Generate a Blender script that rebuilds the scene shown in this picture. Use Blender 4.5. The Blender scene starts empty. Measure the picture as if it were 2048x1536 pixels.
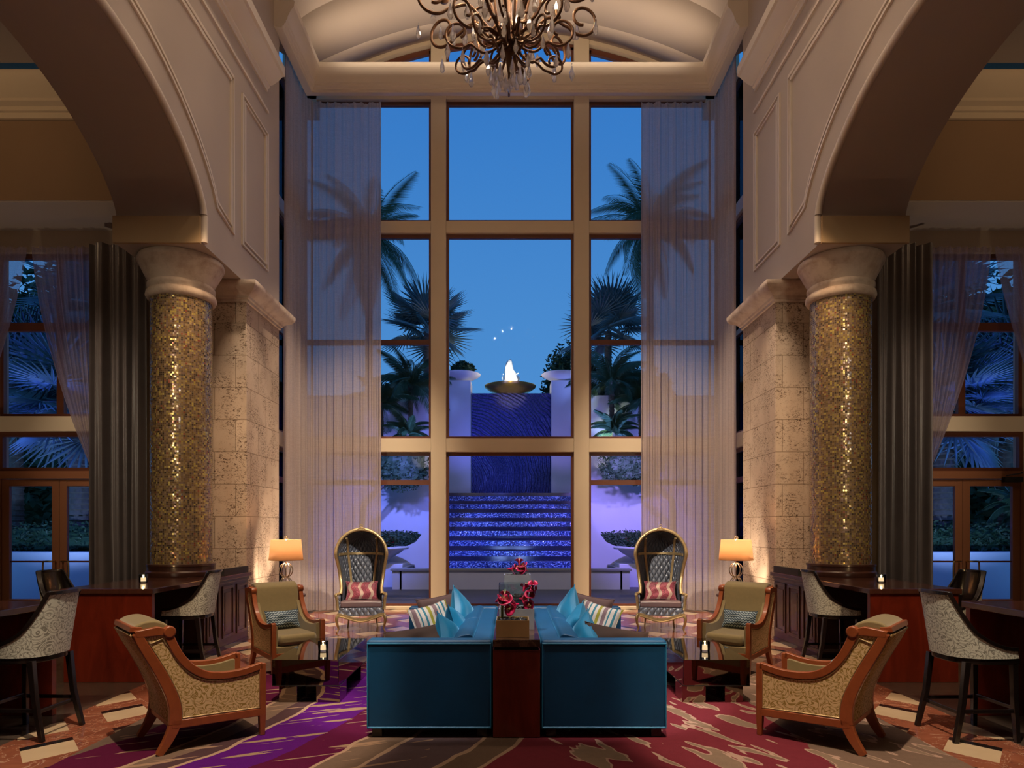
import bpy, bmesh, math, random
from mathutils import Vector, Matrix, Euler, noise as mnoise
PI = math.pi
scn = bpy.context.scene
C = scn.collection
def R(d): return math.radians(d)

# ------------------------------------------------------------------ camera
cam_d = bpy.data.cameras.new('camera'); cam = bpy.data.objects.new('camera', cam_d); C.objects.link(cam)
cam.location = (0, 0, 1.65); cam.rotation_euler = (R(90), 0, 0)
cam_d.sensor_width = 36; cam_d.lens = 36*1350/2048
cam_d.shift_x = 2/2048; cam_d.shift_y = 287/2048
cam_d.clip_end = 300; cam_d.clip_start = 0.05
scn.camera = cam
# ------------------------------------------------------------------ view
scn.view_settings.view_transform = 'Standard'; scn.view_settings.look = 'None'
scn.view_settings.gamma = 1; scn.view_settings.use_curve_mapping = False
scn.view_settings.exposure = 0.0
# ------------------------------------------------------------------ dusk sky
w = bpy.data.worlds.new('dusk'); scn.world = w; w.use_nodes = True
nt = w.node_tree; nt.nodes.clear()
tc = nt.nodes.new('ShaderNodeTexCoord'); sp = nt.nodes.new('ShaderNodeSeparateXYZ')
cr = nt.nodes.new('ShaderNodeValToRGB'); bg = nt.nodes.new('ShaderNodeBackground'); wo = nt.nodes.new('ShaderNodeOutputWorld')
nt.links.new(tc.outputs['Generated'], sp.inputs[0]); nt.links.new(sp.outputs['Z'], cr.inputs[0])
nt.links.new(cr.outputs[0], bg.inputs[0]); nt.links.new(bg.outputs[0], wo.inputs[0])
e = cr.color_ramp.elements
e[0].position = 0.0; e[0].color = (.105, .33, .66, 1)
e[1].position = 1.0; e[1].color = (.015, .08, .30, 1)
k = e.new(.3); k.color = (.075, .28, .62, 1)
k = e.new(.62); k.color = (.03, .19, .55, 1)
bg.inputs[1].default_value = 1.0

# ------------------------------------------------------------------ lamps of the place and unseen added ones
WARM = (1.0, .66, .38); WARM2 = (1.0, .78, .56)
def spot(loc, to, power, angle, color=WARM, blend=.6, size=.08):
    d = bpy.data.lights.new('spot_light', 'SPOT'); d.energy = power; d.color = color
    d.spot_size = R(angle); d.spot_blend = blend; d.shadow_soft_size = size
    o = bpy.data.objects.new('spot_light', d); C.objects.link(o); o.location = loc
    o.rotation_euler = (Vector(to)-Vector(loc)).to_track_quat('-Z', 'Y').to_euler()
    return o
def point(loc, power, color=WARM, size=.05):
    d = bpy.data.lights.new('bulb_light', 'POINT'); d.energy = power; d.color = color; d.shadow_soft_size = size
    o = bpy.data.objects.new('bulb_light', d); C.objects.link(o); o.location = loc
    return o
def area(loc, to, power, sx, sy, color=WARM):
    d = bpy.data.lights.new('area_light', 'AREA'); d.energy = power; d.color = color
    d.shape = 'RECTANGLE'; d.size = sx; d.size_y = sy
    o = bpy.data.objects.new('area_light', d); C.objects.link(o); o.location = loc
    o.rotation_euler = (Vector(to)-Vector(loc)).to_track_quat('-Z', 'Y').to_euler()
    return o
#LIGHTS
for x_, y_ in ((-1.6, 1.0), (1.6, 1.0), (-1.6, 4.5), (1.6, 4.5), (-1.6, 8.0), (1.6, 8.0)):     # recessed nave downlights
    spot((x_, y_, 11.7), (x_*1.1, y_+.3, 0), 200, 120, WARM2, 1, .05)
for s in (-1, 1):
    spot((-s*3.7, 1.5, 6.4), (s*2.42, 10.9, .95), 5200, 9, (1, .86, .7), .5)  # unseen spot added on the opposite wall to light the hooded chairs
    spot((s*3.75, -1.0, 4.6), (s*4.45, 9.1, 3.0), 650, 30, (1, .84, .6), .8, .45)    # unseen spot added for a highlight band on the mosaic column
    spot((s*1.5, 8.5, 11.4), (s*2.6, 12.2, .4), 4600, 22, WARM2, .8)    # curtain foot and floor
    spot((s*1.7, 4.2, 11.4), (s*.72, 6.5, .7), 3400, 15, (1, .90, .82), .25) # sofa
    spot((s*.6, 2.2, 11.2), (s*2.4, 5.2, .5), 4800, 17, WARM2, .4)     # front armchairs
    spot((s*1.0, 5.0, 11.4), (s*2.5, 7.9, .5), 4000, 13, WARM2, .4)    # rear armchairs
    spot((s*.8, 8.0, 10.4), (s*3.2, 13.2, 1.8), 4600, 32, WARM2, 1)   # curtains
    spot((s*2.2, 8.6, 8.9), (s*3.98, 10.7, .6), 1900, 26, WARM2, .7)   # stone pier side
    spot((s*3.3, 7.4, 6.6), (s*4.3, 9.9, 1.4), 420, 40, WARM, .8)      # pier front and column
    spot((s*3.3, 10.15, .30), (s*4.05, 10.75, 1.35), 150, 42, WARM2, .3)  # floor uplights by the lamp
    spot((s*3.45, 10.9, .25), (s*3.98, 10.95, 2.4), 150, 34, WARM2, .3)
    spot((s*4.3, 3.4, 5.0), (s*4.35, 7.2, .3), 420, 30, WARM, .6)      # bar end panel
    spot((s*7.2, 8.2, 7.9), (s*5.9, 10.4, 1.0), 650, 36, WARM2, .9)    # wing curtains
    spot((s*7.2, 6.0, 7.9), (s*7.6, 9.2, 7.0), 90, 100, WARM, 1)
    spot((s*7.6, 8.8, .5), (s*7.6, 10.1, 6.3), 100, 70, WARM2, 1)       # added uplight, stands in for bounce under the wing bulkhead
    spot((s*6.6, 4.0, 7.9), (s*6.6, 5.0, 0), 90, 120, WARM, 1)
area((0, 12.1, 10.2), (0, 12.4, 12), 40, 6.5, .4, WARM2)              # area light added to brighten the bay cornice and vault
point((0, 7, 7.7), 100, WARM, .05)                                    # chandelier candles
for k_ in range(4): point((.55*math.cos(k_*PI/2+.5), 7+.55*math.sin(k_*PI/2+.5), 7.45), 24, (1, .74, .5), .03)
# garden lamps
BLUE = (.12, .22, 1.0); LILAC = (.34, .26, 1.0); ICE = (.30, .50, 1.0)
for s in (-1, 1):
    spot((s*8.6, 12.4, .5), (s*10.4, 15.6, 4.6), 420, 90, ICE, .6)
    spot((s*11.4, 12.6, 3.0), (s*9.4, 15.8, 5.6), 330, 90, (.06, .12, 1), .8)
    spot((s*8.0, 11.6, 5.6), (s*9.2, 14.4, 0.2), 300, 80, (.08, .14, 1), .8)
    spot((s*3.9, 15.6, 4.6), (s*3.5, 20.5, 1.2), 1500, 60, LILAC if s > 0 else (.2, .26, 1), .6)
    spot((s*2.7, 17.6, 3.4), (s*3.9, 21.1, 2.4), 520 if s > 0 else 300, 60, LILAC if s > 0 else (.16, .2, 1), .6)
    spot((s*5.0, 22.0, 4.0), (s*3.7, 23, 5.2), 60, 110, (.3, .3, 1), .7)
    spot((s*3.0, 20.0, 3.6), (s*3.4, 26, 9.4), 700, 50, (.2, .32, 1), .7)
    spot((s*1.6, 21.0, 2.6), (s*1.95, 24, 5.6), 230, 60, LILAC if s > 0 else (.2, .2, 1), .7)
spot((2.75, 21.6, 4.1), (3.7, 22.6, 5.8), 130, 90, (.8, 1, .55), .8)
spot((.2, 16.6, 6.6), (0, 22, 1.4), 800, 50, (.12, .16, 1), .7)
for x_ in (-.35, .35): spot((x_, 18.6, .8), (x_*.9, 21.5, 1.5), 60, 60, (.3, .45, 1), .9)
spot((-.4, 20.0, 3.4), (-.5, 25, 4.6), 260, 50, (.14, .2, 1), .8)
area((0, 15.0, 4.5), (0, 18.3, .2), 60, 6, .3, (1, .8, .7))  # warm area light added to brighten the bowls and pool wall
spot((-.03, 23.2, 5.8), (-.03, 24.9, 6.75), 60, 50, (1, .75, .3), .5)

# ------------------------------------------------------------------ node helper
class NT:
    def __init__(s, name):
        s.m = bpy.data.materials.new(name); s.m.use_nodes = True; s.t = s.m.node_tree; s.t.nodes.clear()
        s.out = s.t.nodes.new('ShaderNodeOutputMaterial')
    def n(s, kind, **kw):
        nd = s.t.nodes.new('ShaderNode'+kind)
        for k_, v in kw.items(): setattr(nd, k_, v)
        return nd
    def put(s, sock, v):
        if v is None: return
        if isinstance(v, bpy.types.NodeSocket): s.t.links.new(v, sock)
        else:
            if isinstance(v, (tuple, list)) and sock.type == 'RGBA' and len(v) == 3: v = (*v, 1)
            sock.default_value = v
    def math(s, op, a, b=None, c=None, clamp=False):
        nd = s.n('Math', operation=op, use_clamp=clamp); s.put(nd.inputs[0], a); s.put(nd.inputs[1], b); s.put(nd.inputs[2], c)
        return nd.outputs[0]
    def mix(s, f, a, b, blend='MIX'):
        nd = s.n('Mix', data_type='RGBA', blend_type=blend, clamp_factor=True)
        s.put(nd.inputs[0], f); s.put(nd.inputs[6], a); s.put(nd.inputs[7], b); return nd.outputs[2]
    def obj(s): return s.n('TexCoord').outputs['Object']
    def sep(s, v):
        nd = s.n('SeparateXYZ'); s.put(nd.inputs[0], v); return nd.outputs
    def comb(s, x=0, y=0, z=0):
        nd = s.n('CombineXYZ'); s.put(nd.inputs[0], x); s.put(nd.inputs[1], y); s.put(nd.inputs[2], z); return nd.outputs[0]
    def scale(s, v, sc):
        nd = s.n('Mapping'); s.put(nd.inputs[0], v); nd.inputs['Scale'].default_value = sc; return nd.outputs[0]
    def noise(s, v, scale, detail=3, rough=.5, dist=0, out=0):
        nd = s.n('TexNoise'); s.put(nd.inputs['Vector'], v); nd.inputs['Scale'].default_value = scale
        nd.inputs['Detail'].default_value = detail; nd.inputs['Roughness'].default_value = rough; nd.inputs['Distortion'].default_value = dist
        return nd.outputs[out]
    def voro(s, v, scale, feature='F1', out=0, rnd=1):
        nd = s.n('TexVoronoi', feature=feature); s.put(nd.inputs['Vector'], v); nd.inputs['Scale'].default_value = scale
        nd.inputs['Randomness'].default_value = rnd
        return nd.outputs[out]
    def white(s, v, out=1):
        nd = s.n('TexWhiteNoise', noise_dimensions='3D'); s.put(nd.inputs[0], v); return nd.outputs[out]
    def ramp(s, f, stops, interp='LINEAR'):
        nd = s.n('ValToRGB'); s.put(nd.inputs[0], f); el = nd.color_ramp.elements; nd.color_ramp.interpolation = interp
        el[0].position = stops[0][0]; el[0].color = (*stops[0][1], 1)
        el[1].position = stops[1][0]; el[1].color = (*stops[1][1], 1)
        for p, c in stops[2:]:
            q = el.new(p); q.color = (*c, 1)
        return nd.outputs[0]
    def step(s, f, a, b):
        nd = s.n('MapRange', interpolation_type='SMOOTHSTEP'); s.put(nd.inputs[0], f)
        nd.inputs[1].default_value = a; nd.inputs[2].default_value = b; return nd.outputs[0]
    def bump(s, h, strength=.3, dist=.01, normal=None):
        nd = s.n('Bump'); nd.inputs['Strength'].default_value = strength; nd.inputs['Distance'].default_value = dist
        s.put(nd.inputs['Height'], h); s.put(nd.inputs['Normal'], normal); return nd.outputs[0]
    def pbr(s, base, rough=.5, metal=0, normal=None, **kw):
        nd = s.n('BsdfPrincipled'); s.put(nd.inputs['Base Color'], base); s.put(nd.inputs['Roughness'], rough)
        s.put(nd.inputs['Metallic'], metal); s.put(nd.inputs['Normal'], normal)
        for k_, v in kw.items(): s.put(nd.inputs[k_.replace('_', ' ')], v)
        return nd.outputs[0]
    def done(s, sh): s.t.links.new(sh, s.out.inputs[0]); return s.m
def simple(name, col, rough=.5, metal=0, nscale=0, namt=.15, bump=0, bscale=200, **kw):
    t = NT(name); c = col; nrm = None; o = t.obj()
    if nscale:
        f = t.noise(o, nscale, 4); c = t.mix(f, tuple(x*(1-namt) for x in col), tuple(min(1, x*(1+namt)) for x in col))
    if bump: nrm = t.bump(t.noise(o, bscale, 2), bump, .004)
    return t.done(t.pbr(c, rough, metal, nrm, **kw))
M = {}
M['plaster'] = simple('warm_plaster', (.50, .42, .36), .7, 0, 1.5, .05)
M['cream'] = simple('cream_paint', (.66, .54, .38), .5, 0, 2, .04)
M['tanwall'] = simple('tan_wall', (.30, .185, .10), .75, 0, 1.2, .1)
M['trim'] = simple('trim_paint', (.74, .65, .55), .45)
M['bronze_frame'] = simple('brown_window_frame', (.13, .042, .022), .4)
M['doorwood'] = simple('brown_door_paint', (.33, .135, .065), .4)
M['brass'] = simple('brass', (.85, .6, .28), .22, 1)
M['black'] = simple('black_void', (.012, .01, .01), .6)
# glass panes
t = NT('pane_glass'); fr = t.n('Fresnel'); fr.inputs[0].default_value = 1.08
g = t.n('BsdfGlossy'); g.inputs['Roughness'].default_value = .02; g.inputs[0].default_value = (.8, .85, 1, 1)
tr = t.n('BsdfTransparent'); tr.inputs[0].default_value = (.93, .95, 1, 1); mx = t.n('MixShader')
t.put(mx.inputs[0], fr.outputs[0]); t.put(mx.inputs[1], tr.outputs[0]); t.put(mx.inputs[2], g.outputs[0]); M['pane'] = t.done(mx.outputs[0])
# pitted coral stone blocks
def stone(name, blocks=True):
    t = NT(name); o = t.obj(); x, y, z = t.sep(o)
    u = t.math('ADD', x, y)
    big = t.noise(o, 1.6, 4); fine = t.noise(o, 14, 5, .6)
    c = t.mix(big, (.40, .29, .215), (.62, .49, .38)); c = t.mix(t.math('MULTIPLY', fine, .5), c, (.50, .34, .22))
    a = t.noise(t.scale(o, (1, 1, 1.7)), 30, 5, .72, .9); mask = t.step(t.noise(o, 2.6, 4, .6), .40, .56)
    pits = t.math('MULTIPLY', t.step(a, .535, .575), mask)
    b2 = t.step(t.noise(o, 70, 2), .66, .72)
    pits = t.math('MAXIMUM', pits, t.math('MULTIPLY', b2, .7))
    c = t.mix(pits, c, (.10, .05, .025))
    h = t.math('SUBTRACT', 1, pits)
    if blocks:
        br = t.n('TexBrick', offset=.5); t.put(br.inputs['Vector'], t.comb(u, t.math('ADD', z, .085), 0))
        br.inputs['Scale'].default_value = 1; br.inputs['Brick Width'].default_value = .62; br.inputs['Row Height'].default_value = .475
        br.inputs['Mortar Size'].default_value = .006; br.inputs['Mortar Smooth'].default_value = .1
        br.inputs['Color1'].default_value = (1, 1, 1, 1); br.inputs['Color2'].default_value = (.82, .82, .82, 1); br.inputs['Mortar'].default_value = (.35, .3, .25, 1)
        c = t.mix(.8, c, t.mix(1, c, br.outputs[0], 'MULTIPLY')); h = t.math('SUBTRACT', h, br.outputs[1])
    return t.done(t.pbr(c, .8, 0, t.bump(h, .5, .01)))
M['stone'] = stone('coral_stone_blocks'); M['stone_plain'] = stone('coral_stone_carved', False)
t = NT('carved_limestone'); o = t.obj(); f = t.noise(o, 6, 5, .6)
M['limestone'] = t.done(t.pbr(t.mix(t.step(f, .4, .75), (.62, .50, .40), (.44, .31, .23)), .75, 0, t.bump(t.noise(o, 60, 4), .3, .006)))
# glass mosaic
t = NT('gold_glass_mosaic'); x, y, z = t.sep(t.obj())
ang = t.math('ARCTAN2', y, x); u = t.math('MULTIPLY', ang, .38/.0255); v = t.math('DIVIDE', z, .0255)
cell = t.comb(t.math('FLOOR', u), t.math('FLOOR', v), 0); rnd = t.white(cell); rv = t.white(cell, 0)
fu = t.math('ABSOLUTE', t.math('SUBTRACT', t.math('FRACT', u), .5)); fv = t.math('ABSOLUTE', t.math('SUBTRACT', t.math('FRACT', v), .5))
grout = t.math('GREATER_THAN', t.math('MAXIMUM', fu, fv), .43)
tile = t.ramp(rv, [(0, (.03, .014, .02)), (.1, (.12, .055, .04)), (.22, (.28, .16, .06)), (.36, (.20, .11, .05)), (.5, (.40, .25, .09)), (.62, (.46, .31, .15)), (.75, (.25, .15, .13)), (.86, (.62, .48, .10)), (.97, (.33, .05, .03))], 'CONSTANT')
col = t.mix(grout, t.mix(.25, tile, (.30, .24, .13)), (.20, .15, .10))
nn = t.n('VectorMath', operation='SUBTRACT'); t.put(nn.inputs[0], rnd); nn.inputs[1].default_value = (.5, .5, .5)
ns = t.n('VectorMath', operation='SCALE'); t.put(ns.inputs[0], nn.outputs[0]); ns.inputs['Scale'].default_value = .24
geo = t.n('NewGeometry'); na = t.n('VectorMath', operation='ADD'); t.put(na.inputs[0], geo.outputs['Normal']); t.put(na.inputs[1], ns.outputs[0])
nz = t.n('VectorMath', operation='NORMALIZE'); t.put(nz.inputs[0], na.outputs[0])
hue = t.math('MULTIPLY_ADD', rv, 420, 250)
M['mosaic'] = t.done(t.pbr(col, t.math('MULTIPLY_ADD', grout, .5, .2), .35, nz.outputs[0], Thin_Film_Thickness=hue, Thin_Film_IOR=1.6, Specular_IOR_Level=.8))
# polished floor with marble inlay
t = NT('marble_inlay_floor'); o = t.obj(); x, y, z = t.sep(o)
red = t.mix(t.noise(o, 3, 6, .6, 1.5), (.12, .03, .018), (.36, .13, .07))
vein = t.step(t.math('ABSOLUTE', t.math('SUBTRACT', t.noise(o, 2.2, 6, .6, 2.0), .5)), .012, 0)
red = t.mix(t.math('MULTIPLY', vein, .6), red, (.55, .38, .26))
cream = t.mix(t.noise(o, 4, 5), (.46, .33, .20), (.60, .46, .30))
P_ = .80
a = t.math('DIVIDE', t.math('ADD', t.math('MULTIPLY', t.math('ABSOLUTE', x), 1.0), t.math('MULTIPLY', y, .8)), P_)
b = t.math('DIVIDE', t.math('SUBTRACT', t.math('MULTIPLY', t.math('ABSOLUTE', x), 1.0), t.math('MULTIPLY', y, .8)), P_)
fa = t.math('FRACT', a); fb = t.math('FRACT', b)
ia = t.math('LESS_THAN', fa, .5); ib = t.math('LESS_THAN', fb, .55)
chk = t.math('MULTIPLY', ia, ib)
colr = t.mix(chk, red, cream)
blk = t.math('MULTIPLY', t.math('LESS_THAN', t.math('ABSOLUTE', t.math('SUBTRACT', fa, .57)), .07), ib)
colr = t.mix(blk, colr, (.012, .01, .01))
dk = t.step(t.math('ABSOLUTE', x), 3.85, 3.87)
colr = t.mix(dk, colr, t.mix(t.noise(o, 9, 6, .7), (.02, .014, .012), (.12, .09, .07)))
M['floor'] = t.done(t.pbr(colr, .12, 0, t.bump(t.noise(o, 3, 2), .02, .01)))
# woods
def wood(name, c1, c2, rough=.3, sc=(14, 14, 1.5), coat=.3):
    t = NT(name); o = t.scale(t.obj(), sc); f = t.noise(o, 1.0, 5, .65, .8)
    return t.done(t.pbr(t.mix(f, c1, c2), rough, 0, None, Coat_Weight=coat, Coat_Roughness=.12))
M['cherry'] = wood('cherry_wood', (.18, .04, .012), (.38, .10, .032), .32, (9, 9, 9))
M['redpanel'] = wood('red_stained_panel', (.035, .004, .002), (.30, .038, .015), .3, (7, 7, 1.6))
M['darkwood'] = wood('dark_walnut', (.028, .010, .008), (.075, .028, .018), .3)
M['bartop'] = wood('dark_bar_top', (.03, .012, .010), (.12, .045, .03), .14, (16, 1.2, 2))
M['ebony'] = wood('ebony_lacquer', (.006, .004, .004), (.014, .009, .008), .22)
# fabrics
def floral(name, base, line, scale=9, rough=.8, sheen=.2, gap=.05, mode='blob'):
    t = NT(name); o = t.obj()
    wv = t.n('TexNoise'); t.put(wv.inputs[0], o); wv.inputs['Scale'].default_value = 6
    d = t.n('VectorMath', operation='SCALE'); t.put(d.inputs[0], wv.outputs[1]); d.inputs['Scale'].default_value = .025
    ad = t.n('VectorMath', operation='ADD'); t.put(ad.inputs[0], o); t.put(ad.inputs[1], d.outputs[0]); q = ad.outputs[0]
    cells = t.voro(q, scale, 'F1', 2)              # flower centres (position)
    sub = t.n('VectorMath', operation='SUBTRACT'); t.put(sub.inputs[0], q); 
    nd = cells.node; t.put(sub.inputs[1], nd.outputs['Position'])
    x, y, z = t.sep(sub.outputs[0])
    hx = t.math('ADD', t.math('MULTIPLY', x, .7), y)
    ang = t.math('ARCTAN2', z, hx); dist = nd.outputs['Distance']
    pet = t.math('ABSOLUTE', t.math('SINE', t.math('MULTIPLY_ADD', ang, 3.5, t.math('MULTIPLY', dist, 16))))
    rings = t.math('FRACT', t.math('MULTIPLY', t.math('ADD', dist, t.math('MULTIPLY', pet, .12)), 4.5))
    m = t.math('LESS_THAN', rings, .74) if mode == 'blob' else t.math('LESS_THAN', t.math('ABSOLUTE', t.math('SUBTRACT', rings, .5)), .38)
    m2 = t.math('GREATER_THAN', pet, .22); m = t.math('MULTIPLY', m, m2)
    c = t.mix(m, line, base)
    weave = t.noise(o, 260, 2)
    return t.done(t.pbr(c, rough, 0, t.bump(t.math('ADD', m, t.math('MULTIPLY', weave, .4)), .35, .003), Sheen_Weight=sheen))
M['gold_floral'] = floral('gold_floral_fabric', (.66, .45, .22), (.30, .18, .025), 10)
M['grey_floral'] = floral('grey_green_floral_fabric', (.62, .64, .56), (.24, .24, .20), 9, mode='line')
M['olive'] = simple('olive_velvet', (.22, .16, .06), .75, 0, 30, .12, .3, 300, Sheen_Weight=.5)
def velvet(name, c1, c2, rough=.5, sheen=.8, sh=(.3, .6, 1)):
    t = NT(name); o = t.obj(); f = t.noise(o, 5, 5, .6)
    return t.done(t.pbr(t.mix(f, c1, c2), rough, 0, t.bump(t.noise(o, 220, 2), .15, .002), Sheen_Weight=sheen, Sheen_Roughness=.35, Sheen_Tint=(*sh, 1)))
M['teal'] = velvet('teal_velvet', (.001, .055, .14), (.003, .09, .23), .5, .35, (.1, .5, .9))
M['teal_light'] = velvet('turquoise_velvet_cushion', (.003, .16, .36), (.008, .24, .46), .5, .8, (.3, .7, 1))
M['taupe'] = velvet('taupe_cushion_fabric', (.10, .055, .055), (.17, .10, .10), .8, .5, (1, .8, .8))
M['brownpil'] = velvet('brown_cushion_fabric', (.028, .011, .008), (.05, .022, .014), .8, .4, (1, .7, .5))
t = NT('striped_cushion_fabric'); x, y, z = t.sep(t.obj())
M['stripe'] = t.done(t.pbr(t.ramp(t.math('FRACT', t.math('MULTIPLY_ADD', x, 4.6, .5)), [(0, (.75, .72, .68)), (.16, (.02, .22, .33)), (.26, (.75, .72, .68)), (.40, (.38, .36, .03)), (.54, (.75, .72, .68)), (.66, (.27, .17, .20)), (.84, (.75, .72, .68)), (.93, (.02, .22, .33))], 'CONSTANT'), .7, Sheen_Weight=.3))
t = NT('zigzag_cushion_fabric'); x, y, z = t.sep(t.obj())
zz = t.math('PINGPONG', t.math('MULTIPLY', x, 30), .5); v = t.math('FRACT', t.math('ADD', t.math('MULTIPLY', z, 34), zz))
M['zigzag'] = t.done(t.pbr(t.mix(t.math('LESS_THAN', v, .42), (.02, .045, .075), (.34, .42, .46)), .7))
t = NT('ogee_cushion_fabric'); x, y, z = t.sep(t.obj())
q = t.math('ADD', x, t.math('MULTIPLY', t.math('SINE', t.math('MULTIPLY', z, 30)), .022))
band = t.math('LESS_THAN', t.math('FRACT', t.math('MULTIPLY_ADD', q, 6.2, .25)), .3)
dots = t.math('LESS_THAN', t.math('FRACT', t.math('MULTIPLY', t.voro(t.obj(), 26), 3.2)), .4)
M['ogee'] = t.done(t.pbr(t.mix(band, t.mix(dots, (.30, .045, .075), (.12, .008, .022)), (.42, .29, .23)), .6, Sheen_Weight=.4))
def leather(name, c, rough, sc=.085):
    t = NT(name); x, y, z = t.sep(t.obj()); ang = t.math('MULTIPLY', t.math('ARCTAN2', y, x), .36)
    a = t.math('ADD', t.math('DIVIDE', ang, sc), t.math('DIVIDE', z, sc*1.6)); b = t.math('SUBTRACT', t.math('DIVIDE', ang, sc), t.math('DIVIDE', z, sc*1.6))
    ha = t.math('ABSOLUTE', t.math('SINE', t.math('MULTIPLY', a, PI))); hb = t.math('ABSOLUTE', t.math('SINE', t.math('MULTIPLY', b, PI)))
    h = t.math('POWER', t.math('MULTIPLY', ha, hb), .45)
    return t.done(t.pbr(c, rough, 0, t.bump(h, .9, .03), Specular_IOR_Level=.8))
M['tufted'] = leather('tufted_grey_leather', (.11, .125, .17), .30)
t = NT('tufted_lit_leather'); x, y, z = t.sep(t.obj())
ha = t.math('ABSOLUTE', t.math('SINE', t.math('MULTIPLY', t.math('ADD', t.math('DIVIDE', x, .085), t.math('DIVIDE', z, .14)), PI)))
hb = t.math('ABSOLUTE', t.math('SINE', t.math('MULTIPLY', t.math('SUBTRACT', t.math('DIVIDE', x, .085), t.math('DIVIDE', z, .14)), PI)))
M['tufted_flat'] = t.done(t.pbr((.17, .185, .23), .28, 0, t.bump(t.math('POWER', t.math('MULTIPLY', ha, hb), .4), 1, .035), Specular_IOR_Level=.9))  # grey leather again, lightened in colour for the light on the backrest
M['seatleather'] = simple('mauve_leather', (.12, .075, .08), .35, 0, 12, .2)
M['magenta'] = simple('magenta_fabric', (.25, .02, .06), .7, 0, 60, .4)
M['antique_gold'] = simple('antique_gold_frame', (.50, .37, .19), .36, .7, 25, .35, .3, 60)
M['smoked'] = simple('smoked_mirror', (.30, .25, .20), .03, 1)
M['darkmarble'] = None
t = NT('emperador_marble'); o = t.obj(); f = t.noise(o, 7, 7, .7, 1.2)
M['darkmarble'] = t.done(t.pbr(t.ramp(f, [(0, (.012, .006, .004)), (.48, (.05, .022, .014)), (.56, (.16, .08, .05)), (.62, (.03, .014, .01))]), .12))
M['iron'] = simple('bronzed_iron', (.13, .062, .03), .5, .6, 18, .5, .3, 50)
M['silver'] = simple('champagne_silver', (.75, .68, .58), .25, .9)
M['ivory'] = simple('ivory_ceramic', (.8, .74, .64), .4)
t = NT('crystal'); fr = t.n('LayerWeight'); fr.inputs[0].default_value = .45
g = t.n('BsdfGlossy'); g.inputs['Roughness'].default_value = .08
tl = t.n('BsdfTranslucent'); tl.inputs[0].default_value = (.95, .9, .85, 1)
gl = t.n('BsdfRefraction'); gl.inputs['Roughness'].default_value = .15; gl.inputs['IOR'].default_value = 1.3
m1 = t.n('MixShader'); m1.inputs[0].default_value = .62; t.put(m1.inputs[1], gl.outputs[0]); t.put(m1.inputs[2], tl.outputs[0])
m2 = t.n('MixShader'); t.put(m2.inputs[0], fr.outputs['Facing']); t.put(m2.inputs[1], m1.outputs[0]); t.put(m2.inputs[2], g.outputs[0]); M['crystal'] = t.done(m2.outputs[0])
def emis(name, col, st):
    t = NT(name); e_ = t.n('Emission'); e_.inputs[0].default_value = (*col, 1); e_.inputs[1].default_value = st; return t.done(e_.outputs[0])
M['litwax'] = emis('glowing_candle_wax', (1, .62, .32), 1.6)
M['impost'] = simple('tan_impost_paint', (.42, .29, .16), .6, 0, 2, .06)
M['flame'] = emis('candle_flame', (1, .72, .35), 9)
M['bulb'] = emis('lit_bulb', (1, .78, .5), 12)
t = NT('lamp_shade_linen'); d = t.n('BsdfDiffuse'); d.inputs[0].default_value = (.85, .62, .42, 1); tl = t.n('BsdfTranslucent'); tl.inputs[0].default_value = (.95, .74, .54, 1)
m1 = t.n('MixShader'); m1.inputs[0].default_value = .6; t.put(m1.inputs[1], d.outputs[0]); t.put(m1.inputs[2], tl.outputs[0]); M['shade'] = t.done(m1.outputs[0])
# clear glass (candle cups, vases)
t = NT('clear_glass'); fr = t.n('Fresnel'); fr.inputs[0].default_value = 1.5
g = t.n('BsdfGlossy'); g.inputs['Roughness'].default_value = .03; tr = t.n('BsdfTransparent'); tr.inputs[0].default_value = (.86, .93, .96, 1); mx = t.n('MixShader')
t.put(mx.inputs[0], t.math('ADD', fr.outputs[0], .06)); t.put(mx.inputs[1], tr.outputs[0]); t.put(mx.inputs[2], g.outputs[0]); M['glass'] = t.done(mx.outputs[0])
# sheer curtain
def sheer(name, c, opac, vert=2.0):
    t = NT(name); o = t.obj()
    f = t.noise(t.scale(o, (60, 60, vert*60)), 1, 2, .7); f2 = t.noise(t.scale(o, (3, 3, 160)), 1, 3, .8)
    cc = t.mix(f2, tuple(x*.75 for x in c), tuple(min(1, x*1.25) for x in c))
    d = t.n('BsdfDiffuse'); t.put(d.inputs[0], cc); tl = t.n('BsdfTranslucent'); t.put(tl.inputs[0], cc); tr = t.n('BsdfTransparent')
    a = t.n('MixShader'); a.inputs[0].default_value = .42; t.put(a.inputs[1], d.outputs[0]); t.put(a.inputs[2], tl.outputs[0])
    op = t.math('MULTIPLY_ADD', f, .35, opac-.17, clamp=True)
    b = t.n('MixShader'); t.put(b.inputs[0], op); t.put(b.inputs[1], tr.outputs[0]); t.put(b.inputs[2], a.outputs[0])
    return t.done(b.outputs[0])
M['sheer'] = sheer('grey_sheer', (.52, .42, .38), .85)
M['sheer_thin'] = sheer('thin_violet_sheer', (.42, .34, .40), .55)
M['drape'] = velvet('grey_satin_drape', (.10, .082, .08), (.15, .125, .12), .30, .5, (1, .95, .9))
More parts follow.
